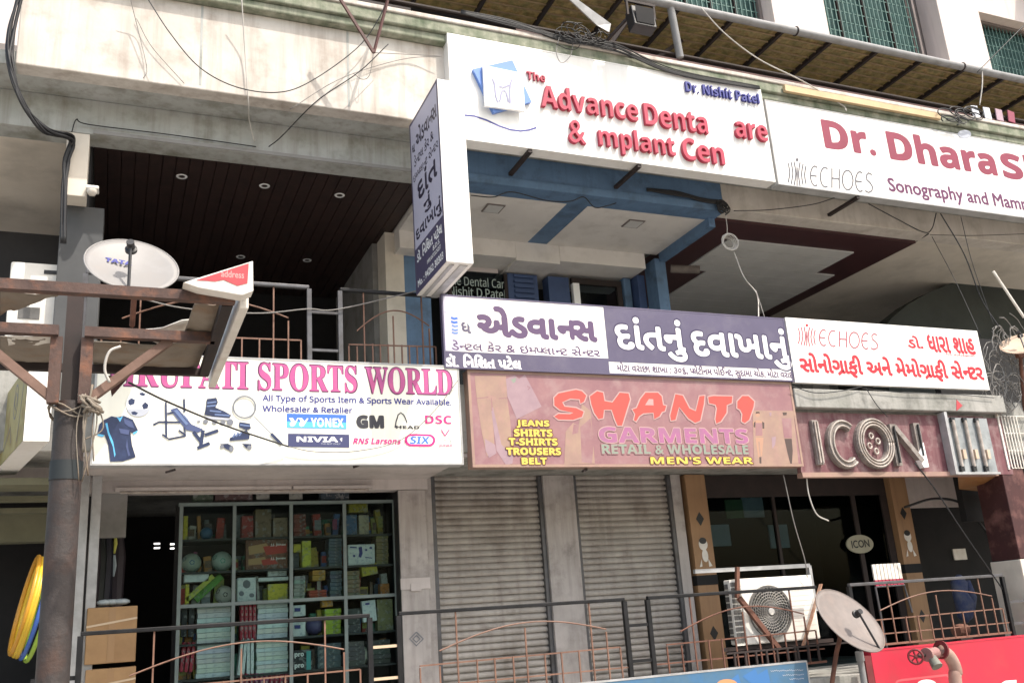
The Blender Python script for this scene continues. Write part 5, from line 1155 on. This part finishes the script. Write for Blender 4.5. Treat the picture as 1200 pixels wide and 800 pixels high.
# cardboard cartons at the door
def carton(label, x0, x1, y0, y1, Y, d, rot):
    a = P(x0, y1, Y); e = P(x1, y0, Y); t = thing('carton', label, 'carton', ((a.x+e.x)/2, Y+d/2, a.z), 'brown cartons at the shop door')
    c = Vector(((a.x+e.x)/2, Y+d/2, 0)); R = Matrix.Rotation(rot, 3, 'Z')
    b = B(); b.box(a.x, e.x, Y, Y+d, a.z, e.z); b.v = [R@(v-c)+c for v in b.v]; b.out('box', M['cardboard'], t, bevel=.008)
    b = B(); b.bar(Vector((a.x, Y-.004, a.z+.66*(e.z-a.z))), Vector((e.x, Y-.004, a.z+.78*(e.z-a.z))), .002, .018, (0, 0, 1)); b.v = [R@(v-c)+c for v in b.v]; b.out('strap', M['tape'], t)
    b = B(); b.box((a.x+e.x)/2-.03, (a.x+e.x)/2+.03, Y-.003, Y-.001, a.z+.01, e.z-.01); b.v = [R@(v-c)+c for v in b.v]; b.out('tape', mat('brown tape', (.30, .18, .09), .35), t)
carton('upper brown carton with a strap, standing at the shop door', 97, 160, 709, 779, 10.0, .4, .06)
carton('lower brown carton under the strapped one at the shop door', 97, 160, 780, 850, 10.0, .4, -.02)
p = P(133, 704, 10.15); b = B()
for k in range(5): b.sphere(p+Vector((random.uniform(-.09, .09), random.uniform(-.05, .05), -.01)), .06, 10, (1.2, 1, .5))
tag(b.out('plastic_bag', mat('bag film', (.35, .40, .42), .3), smooth=True), 'crumpled clear plastic bag lying on the upper carton', 'bag')
# hoops hung on the left wing
hg = [((36, 711), (.62, .40, .03), 'yellow hoop, innermost of the yellow ones behind the pole'), ((33, 710), (.66, .43, .03), 'yellow hoop, middle of the yellow ones left of the pole'), ((29, 708), (.58, .28, .03), 'orange yellow hoop, outermost on the left'), ((41, 713), (.05, .12, .42), 'blue hoop between the yellow hoops and the pole'), ((47, 716), (.30, .45, .05), 'lime hoop partly hidden by the pole')]
for k, ((x, y), c, l) in enumerate(hg):
    p = P(x, y, 9.55); ax = Vector((cos(.12), -.16, sin(.16)*1.0)); b = B(); b.torus(p, .415, .019, (1, .14+.01*k, -.2), 48, 8); tag(b.out('hoop', col('hoop %d' % k, c, .35), smooth=True), l, 'hoop', 'hoops hung up by the left wing')
# chair-like stand, clothes and plant pot behind the right railing
t = thing('folding_stool', 'small white and red striped chair back behind the railing, below the oval sign', 'chair', P(1042, 690, 9.5))
a, c = P(1022, 661, 9.3), P(1060, 684, 9.3)
b = B(); n = 8
for i in range(n): x = a.x+(c.x-a.x)*i/n; b.box(x, x+(c.x-a.x)/n*.8, 9.3, 9.32, c.z+.07, a.z)
b.out('back_slats', M['worn white'], t)
b = B()
for i in range(n): x = a.x+(c.x-a.x)*i/n; b.box(x, x+(c.x-a.x)/n*.8, 9.295, 9.318, c.z, c.z+.068)
b.out('red_slats', M['crimson'], t)
B().tube([(a.x, 9.31, c.z-.01), (c.x, 9.31, c.z-.01), (c.x+.05, 9.31, -.2)], .014, 6).tube([(a.x, 9.31, c.z-.01), (a.x+.02, 9.31, FL1)], .014, 6).out('leg', M['grey rail'], t)
b = B(); p = P(1128, 700, 9.9)
b.tube([p+Vector((.02, 0, .30)), p+Vector((0, .01, .2)), p+Vector((-.03, 0, .05)), p+Vector((.02, 0, -.08)), p+Vector((-.01, .01, -.25)), p+Vector((-.02, 0, -.32))], [.03, .11, .10, .13, .10, .02], 12)
b.tube([p+Vector((.12, -.02, .22)), p+Vector((.15, -.01, .0)), p+Vector((.12, 0, -.22))], [.04, .07, .03], 10)
tag(b.out('cloth_bundle', mat('denim blue', (.03, .045, .12), .9, (.09, .10, .14), 9, bump=.6), smooth=True), 'blue cloth bundle hanging in the dark behind the right railing', 'cloth')
mt = thing('motor', 'small rusty machine part on the floor behind the right railing', 'machine', P(1126, 745, 9.4)); p = P(1126, 738, 9.4)
B().lathe([(0, -.12), (.07, -.11), (.08, 0), (.07, .11), (0, .12)], p, (1, .2, 0), 14).out('body', M['rust bar'], mt, smooth='auto'); B().box(p.x-.1, p.x+.1, p.y-.07, p.y+.07, p.z-.13, p.z-.085).out('base', M['dark steel'], mt); B().lathe([(0, .14), (.05, .135), (.05, .12)], p, (1, .2, 0), 14).out('cap', M['ac grille'], mt)
pl = B().box(P(1122, 650, 11.5).x, P(1137, 650, 11.5).x, 11.57, 11.59, P(1130, 655, 11.5).z, P(1130, 642, 11.5).z).out('notice', M['worn white']); tag(pl, 'small white notice on the dark wall above the right railing', 'notice')
lk = B().box(P(482, 688, 10.37).x, P(494, 688, 10.37).x, 10.376, 10.386, .42, .50).out('switch_plate', M['pale wall']); tag(lk, 'small switch plate on the pale pilaster left of the first shutter', 'switch plate')
f = FY(10.394); dm = lines(None, f, [[(480+a, 748+b_) for a, b_ in ((8, -8), (16, 0), (8, 8), (0, 0), (8, -8))], [(484+a, 748+b_) for a, b_ in ((4, -4), (8, 0), (4, 4), (0, 0), (4, -4))]], .012, M['print grey'], 'diamond_sticker'); tag(dm, 'dark diamond outline stuck low on the pale pilaster', 'sticker')
# framed posters behind the dark glass
for x0, y0, x1, y1, c, l in ((830, 614, 854, 640, (.5, .53, .55), 'pale poster behind the dark glass, left of the taller one'), (872, 582, 893, 606, (.55, .58, .6), 'pale poster high behind the dark glass'), (904, 614, 922, 642, (.45, .5, .52), 'pale poster in the middle of the dark glass'), (852, 585, 870, 607, (.2, .3, .15), 'dark green poster high behind the dark glass')):
    a, e = P(x0, y1, 10.72), P(x1, y0, 10.72); o = B().box(a.x, e.x, 10.72, 10.74, a.z, e.z).out('poster', col('poster %s' % str(c), c)); tag(o, l, 'poster', 'posters inside the dark shop')
a, e = P(924, 571, 10.7), P(1000, 571, 10.7); o = B().tube([(a.x, 10.7, a.z), (e.x, 10.7, a.z)], .014, 8).out('curtain_rod', M['galvanised']); tag(o, 'thin pale rod across the top of the dark shop glass', 'rod')

# ------------------------------------------------------------------ fire valve in front of the red sign
t = thing('fire_valve', 'rusty pink fire valve with a red handwheel and bent pipe before the red sign', 'valve', P(1105, 800, 8.5))
VY = 8.55; w_ = P(1073, 769, VY); v_ = P(1090, 766, VY); e_ = P(1103, 762, VY)
ax = Vector((-.75, -.66, .05)).normalized()
wh = B().torus(w_, .075, .012, ax, 28, 8).out('handwheel', M['valve red'], t, smooth=True)
s_ = ax.cross(Vector((0, 0, 1))).normalized(); u_ = s_.cross(ax); b = B()
for k in range(3): d = s_*cos(k*pi/3+.3)+u_*sin(k*pi/3+.3); b.bar(w_-d*.07, w_+d*.07, .014)
b.lathe([(0, .02), (.022, .015), (.022, -.02)], w_, ax, 12); b.out('spoke', M['valve red'], wh)
B().tube([w_, v_], .02, 10).out('spindle', M['dark steel'], t)
B().tube([v_-Vector((.07, .02, 0)), v_+Vector((.09, .0, .01))], .062, 16).lathe([(.075, -.02), (.075, .01), (.0, .01)], v_-Vector((.07, .02, 0)), Vector((-1, -.3, 0)), 16).out('body', M['valve pink'], t, smooth='auto')
B().tube([v_+Vector((-.02, -.03, -.03)), v_+Vector((-.03, -.10, -.13))], [.05, .062], 14).out('outlet', mat('outlet grey', (.20, .20, .17), .7, (.12, .12, .1), 6), t, smooth='auto')
B().lathe([(.055, -.012), (.10, -.012), (.10, .012), (.055, .012)], e_+Vector((.0, 0, .01)), Vector((1, .1, -.15)), 20).out('flange', M['valve red'], t, smooth='auto')
p1, p2, p3 = P(1112, 768, VY+.02), P(1120, 785, VY+.04), P(1123, 820, VY+.04)
B().tube(spline([e_, p1, p2, p3, p3-Vector((0, 0, 2.2))], 6), .07, 16).out('pipe', M['pipe tan'], t, smooth=True)
pv = thing('drain_pipe', 'short grey plastic pipe with a maroon sleeve beside the tipped dish', 'pipe', P(1005, 800, 8.75)); p = P(1007, 765, 8.75)
B().tube([p, p-Vector((0, 0, .6))], .035, 12).lathe([(.045, -.05), (.045, .05)], p-Vector((0, 0, .03)), (0, 0, 1), 14).out('pipe', M['pvc grey'], pv, smooth='auto'); q = P(1018, 768, 8.8); B().box(q.x-.06, q.x+.03, 8.8, 8.86, q.z-.5, q.z).out('sleeve', M['valve red'], pv)

# ------------------------------------------------------------------ cables
def cable(label, pts, r=.010, m='cable black', seg=6, n=8, name='cable', group=None):
    b = B(); b.tube(spline([P(*p) if len(p) == 3 else p for p in pts], n), r, seg); o = b.out(name, M[m], smooth=True); return tag(o, label, 'cable', group)
b = B()
for k in range(6):
    j = lambda s=.03: random.uniform(-s, s)
    b.tube(spline([P(24+k*.5, -6, 8.9)+Vector((j(), 0, 0)), P(13, 35, 8.9)+Vector((j(), j(), 0)), P(12, 75, 8.9)+Vector((j(), j(), 0)), P(25, 118, 8.95)+Vector((j(), j(), 0)), P(52, 152, 9.1)+Vector((j(), 0, j())), P(84, 162, 9.4)+Vector((j(), 0, j())), P(78, 190, 9.44)+Vector((j(), 0, 0)), P(76, 225, 9.44)+Vector((j(), 0, 0)), P(74, 285, 9.44)+Vector((j(), 0, 0))], 8), random.uniform(.010, .018), 6)
tag(b.out('cable_bundle', M['cable black'], smooth=True), 'thick twisted black cable bundle hanging round the left end of the parapet', 'cable')
cable('thin dark wire from the bundle along the top of the dark timber bay', [(84, 155, 9.42), (90, 140, 9.42), (104, 146, 9.46), (200, 158, 9.47), (300, 172, 9.47)], .006)
cable('long dark wire sagging in a deep curve across the white parapet', [(170, -6, 8.8), (200, 40, 8.75), (235, 80, 8.72), (280, 103, 8.72), (330, 108, 8.75), (370, 92, 8.8), (420, 55, 8.85), (445, 20, 8.8), (455, -5, 8.8)], .006)
cable('pale wire hanging straight down over the parapet to the beam', [(283, -4, 8.8), (287, 60, 8.95), (291, 118, 9.0), (292, 140, 9.3), (298, 166, 9.47)], .007, 'cable pale')
cable('thin grey wire drooping from the parapet top at the left', [(152, -4, 8.83), (163, 40, 8.97), (172, 80, 8.97), (168, 92, 8.97)], .004, 'cable grey')
cable('thin grey wire slanting down the parapet beside the drooping one', [(160, 22, 8.97), (178, 55, 8.97), (216, 98, 8.98)], .004, 'cable grey')
cable('thin wire pulled from the parapet cables down to the beam, left of the box sign', [(455, 52, 8.8), (420, 85, 8.8), (372, 118, 8.85), (330, 160, 9.3), (315, 172, 9.47)], .006)
cable('thin wire crossing the parapet towards the corner of the clinic board', [(340, 128, 8.9), (400, 92, 8.95), (470, 70, 8.97), (518, 66, 8.9)], .004, 'cable grey')
cable('taut thin wire across the parapet at the left of the clinic board', [(440, 62, 8.9), (480, 64, 8.95), (518, 66, 8.9)], .004, 'cable grey')
cable('looped wire hanging beside the bent strut at the parapet', [(438, 60, 8.8), (433, 88, 8.85), (424, 93, 8.9), (414, 86, 8.95)], .004, 'cable grey')
st = B().bar(P(398, -2, 8.6), P(438, 62, 8.6), .028).bar(P(438, 62, 8.6), P(455, -2, 8.75), .025).out('bent_strut', M['maroon rail']); tag(st, 'thin rusty V shaped iron strut hanging over the parapet, left of the clinic board', 'strut')
b = B(); 
for k in range(9):
    o_ = random.uniform(-3, 5); b.tube(spline([P(540, 14+o_*.7, 8.85), P(600, 27+o_+random.uniform(-2, 2), 8.83), P(660, 44+o_+random.uniform(-2, 4), 8.82), P(720, 54+o_+random.uniform(-3, 6), 8.80), P(790, 84+o_, 8.82), P(890, 103+o_*.6, 8.82)], 8), random.uniform(.006, .013), 5)
tag(b.out('cable_bundle', M['cable black'], smooth=True), 'black cables running along the top edge of the big clinic board', 'cable')
b = B()
for k in range(16):
    c = P(686+random.uniform(-22, 26), 42+random.uniform(-8, 10), 8.78); R = random.uniform(.05, .16); ph = random.uniform(0, 6)
    b.tube([c+Vector((R*cos(a)*1.2, random.uniform(-.01, .01), R*sin(a)*.8)) for a in [ph+5.0*j/14 for j in range(15)]], .006, 5)
tag(b.out('cable_tangle', M['cable black'], smooth=True), 'messy black cable tangle on the parapet above the clinic lettering', 'cable')
cable('pale loop of wire dangling over the top of the clinic board', [(655, 45, 8.8), (652, 62, 8.78), (658, 74, 8.78), (668, 66, 8.78), (672, 50, 8.8)], .005, 'cable grey')
b = B()
for k in range(12):
    c = P(1122+random.uniform(-14, 22), 134+random.uniform(-5, 8), 8.76); R = random.uniform(.05, .14); ph = random.uniform(0, 6)
    b.tube([c+Vector((R*cos(a)*1.6, 0, R*sin(a)*.7)) for a in [ph+4.6*j/12 for j in range(13)]], .009, 5)
tag(b.out('cable_tangle', M['cable black'], smooth=True), 'cable tangle at the right end of the orange conduit', 'cable')
cable('pale rope slung from the awning pipe down to the conduit', [(822, 10, 8.7), (850, 40, 8.72), (890, 70, 8.75), (940, 95, 8.8), (985, 122, 8.85), (992, 130, 8.83)], .009, 'cable pale')
cable('pale cord hanging from the awning pipe at the right', [(1151, 78, 8.75), (1151, 100, 8.75), (1148, 123, 8.8)], .010, 'cable pale')
cable('thin dark wire from the conduit to the awning at the upper right', [(1145, 85, 8.7), (1175, 55, 8.6), (1205, 25, 8.5)], .007)
b = B()
for k, c in enumerate(((.62, .64, .70), (.58, .60, .66), (.42, .30, .36), (.30, .08, .12))):
    p = P(1143+k*14, 132+k*2, 8.88); o = B().box(p.x-.075, p.x+.065, 8.865, 8.885, p.z-.09, p.z+.11, radians(-6+5*k)).out('laundry', col('laundry %d' % k, c, .8), bevel=.008); tag(o, ('first pale cloth on the terrace rail, nearest the cable tangle', 'second pale cloth on the terrace rail', 'mauve cloth on the terrace rail', 'dark red cloth on the terrace rail, farthest right')[k], 'cloth', 'laundry on the terrace rail')
cable('thin wire strung in shallow waves under the blue clinic beam', [(552, 229, 9.46), (578, 231, 9.46), (600, 225, 9.46), (640, 235, 9.46), (668, 236, 9.46), (684, 231, 9.46), (697, 243, 9.46), (712, 241, 9.46), (722, 238, 9.46)], .007)
b = B()
for k in range(7): b.tube(spline([P(758, 222+random.uniform(-1, 2), 9.46), P(790, 226+random.uniform(-2, 3), 9.45), P(820, 234+random.uniform(-2, 3), 9.45), P(846, 238+random.uniform(-2, 2), 9.44), P(852, 246, 9.44)], 6), .012, 6)
for k in range(8):
    c = P(848+random.uniform(-4, 4), 243+random.uniform(-3, 3), 9.43); R = random.uniform(.04, .09); b.tube([c+Vector((R*cos(a), 0, R*sin(a))) for a in [5.5*j/12+k for j in range(13)]], .008, 5)
tag(b.out('cable_bundle', M['cable black'], smooth=True), 'black taped cable bundle along the blue beam ending in a knot', 'cable')
b = B(); c = P(853, 285, 9.5)
for k in range(6): R = .085+.006*k; b.tube([c+Vector((R*cos(a)+random.uniform(-.004, .004), -.01*k+.02*sin(a+k), R*sin(a)*(.95+.02*k))) for a in [2*pi*j/24 for j in range(25)]], .007, 5, False)
b.tube(spline([P(850, 250, 9.46), P(852, 265, 9.48), c+Vector((0, 0, .09))], 5), .006, 5)
tag(b.out('cable_coil', M['cable pale'], smooth=True), 'coil of pale wire hanging from the knot at the maroon ceiling', 'cable')
cable('pale wire hanging from the coil down to the violet sign', [(860, 295, 9.5), (872, 325, 9.5), (887, 345, 9.45), (889, 372, 9.0)], .008, 'cable pale')
cable('second pale wire beside the hanging one, reaching the sign edge', [(886, 340, 9.44), (896, 372, 8.95)], .005, 'cable grey')
pp_ = B().tube([P(786, 315, 11.1), P(820, 316, 10.9)], .06, 12).out('duct_roll', mat('duct grey', (.22, .19, .17), .8, (.13, .11, .1), 7)); tag(pp_, 'short grey lagged pipe end sticking out at the blue column', 'pipe')
cable('dark wire along the soffit under the sonography board', [(860, 247, 9.46), (900, 246, 9.4), (950, 240, 9.2), (978, 232, 9.05)], .006)
cable('dark wire drooping from the sonography board to the maroon corner', [(1018, 239, 9.0), (1050, 256, 9.2), (1082, 272, 9.45), (1092, 268, 9.4), (1097, 250, 9.1)], .008)
cable('dark wire running inward along the maroon ceiling edge', [(1088, 274, 9.5), (1060, 292, 10.2), (1008, 332, 12.0)], .010)
cable('long dark wire with a small insulator falling to the right of the Gujarati boards', [(1102, 250, 9.0), (1130, 298, 9.0), (1150, 350, 9.0), (1172, 385, 8.9)], .009)
cable('thin wire falling in front of the cream soffit, left of the long one', [(1092, 277, 9.4), (1120, 330, 9.2), (1150, 395, 8.9)], .005)
cable('thin wire on the far right in front of the cream soffit', [(1126, 254, 9.0), (1140, 310, 9.0), (1166, 385, 8.9)], .005)
cable('thin straight wire across the cream soffit at right', [(1090, 275, 9.45), (1140, 276, 9.4), (1205, 274, 9.3)], .005)
b = B()
for k in range(60):
    c = P(1178+random.uniform(-14, 22), 430+random.uniform(-38, 40), 8.9+random.uniform(-.05, .25)); R = random.uniform(.06, .26); ph = random.uniform(0, 6)
    b.tube([c+Vector((R*cos(a)*random.uniform(.7, 1.1), random.uniform(-.02, .02), R*sin(a)*1.3)) for a in [ph+3.8*j/12 for j in range(13)]], random.uniform(.004, .009), 5)
tag(b.out('cable_tangle', M['cable grey'], smooth=True), 'big grey tangle of wires at the right edge below the tan dish', 'cable')
cable('wire sagging under the right Gujarati board over the concrete ledge', [(928, 452, 8.83), (955, 460, 8.82), (985, 458, 8.82), (1010, 453, 8.83)], .006)
cable('thin wire along the concrete ledge', [(1010, 455, 8.83), (1060, 460, 8.83), (1120, 462, 8.83), (1165, 466, 8.83)], .005)
cable('wire hanging from the ledge over the maroon board letters', [(1015, 455, 8.8), (1028, 475, 8.8), (1040, 488, 8.83)], .005)
cable('long black wire slanting from the channel letters down to the right railing', [(1072, 542, 8.8), (1095, 572, 8.8), (1130, 625, 8.9), (1175, 690, 9.0)], .009)
cable('black hose looping behind the flap at the right', [(1060, 594, 9.8), (1095, 584, 9.8), (1128, 590, 9.8), (1150, 615, 9.8), (1190, 670, 9.8)], .018)
cable('pale wire curling down in front of the dark glass', [(945, 558, 9.0), (948, 580, 9.0), (957, 602, 9.0), (971, 610, 9.0)], .008, 'cable pale')
cable('dark wire falling from the maroon board to the outdoor unit', [(918, 556, 9.0), (930, 610, 9.0), (943, 655, 9.05), (946, 676, 9.1)], .006, 'cable grey')
cable('dark guy wire crossing the sports board from the frame plate', [(151, 448, 6.9), (195, 470, 7.6), (260, 497, 8.3), (310, 514, 8.70), (338, 523, 8.80)], .008)
cable('thin wire sagging across the bottom of the sports board', [(338, 523, 8.81), (370, 529, 8.82), (420, 528, 8.82), (470, 515, 8.82), (510, 480, 8.82), (537, 445, 8.82)], .005, 'cable grey')
cable('pale wire drooping along the upper railing behind the frame', [(100, 340, 9.05), (150, 346, 9.05), (215, 361, 9.05), (300, 367, 9.05), (360, 362, 9.05), (398, 362, 9.05), (500, 338, 9.05)], .007, 'cable grey')
b = B(); p = P(1195, 520, 8.95)
gr = thing('window_grille', 'small white window grille at the right edge beside the maroon board', 'grille', P(1195, 545, 8.95)); a, e = P(1183, 548, 8.95), P(1215, 488, 8.95)
b = B()
for i in range(6): x = a.x+.05+i*.055; b.bar((x, 8.95, a.z), (x, 8.95, e.z), .014)
for i in range(4): z = a.z+(e.z-a.z)*i/3; b.bar((a.x, 8.962, z), (e.x, 8.962, z), .014)
b.out('bars', M['worn white'], gr); B().box(a.x-.03, a.x, 8.94, 8.98, a.z-.02, e.z+.02).out('frame', M['worn white'], gr)
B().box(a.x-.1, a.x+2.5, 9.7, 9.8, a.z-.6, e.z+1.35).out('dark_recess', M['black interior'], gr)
for x, y, l in ((195, 553, 'dark rag stub under the sports board, left one'), (415, 547, 'dark rag stub under the sports board, right one'), (683, 552, 'dark rag stub under the garments board')):
    p = P(x, y, 8.9); o = B().bar(p, p+Vector((.07, .05, .03)), .03, .02).out('wire_stub', M['dark steel']); tag(o, l, 'bracket')
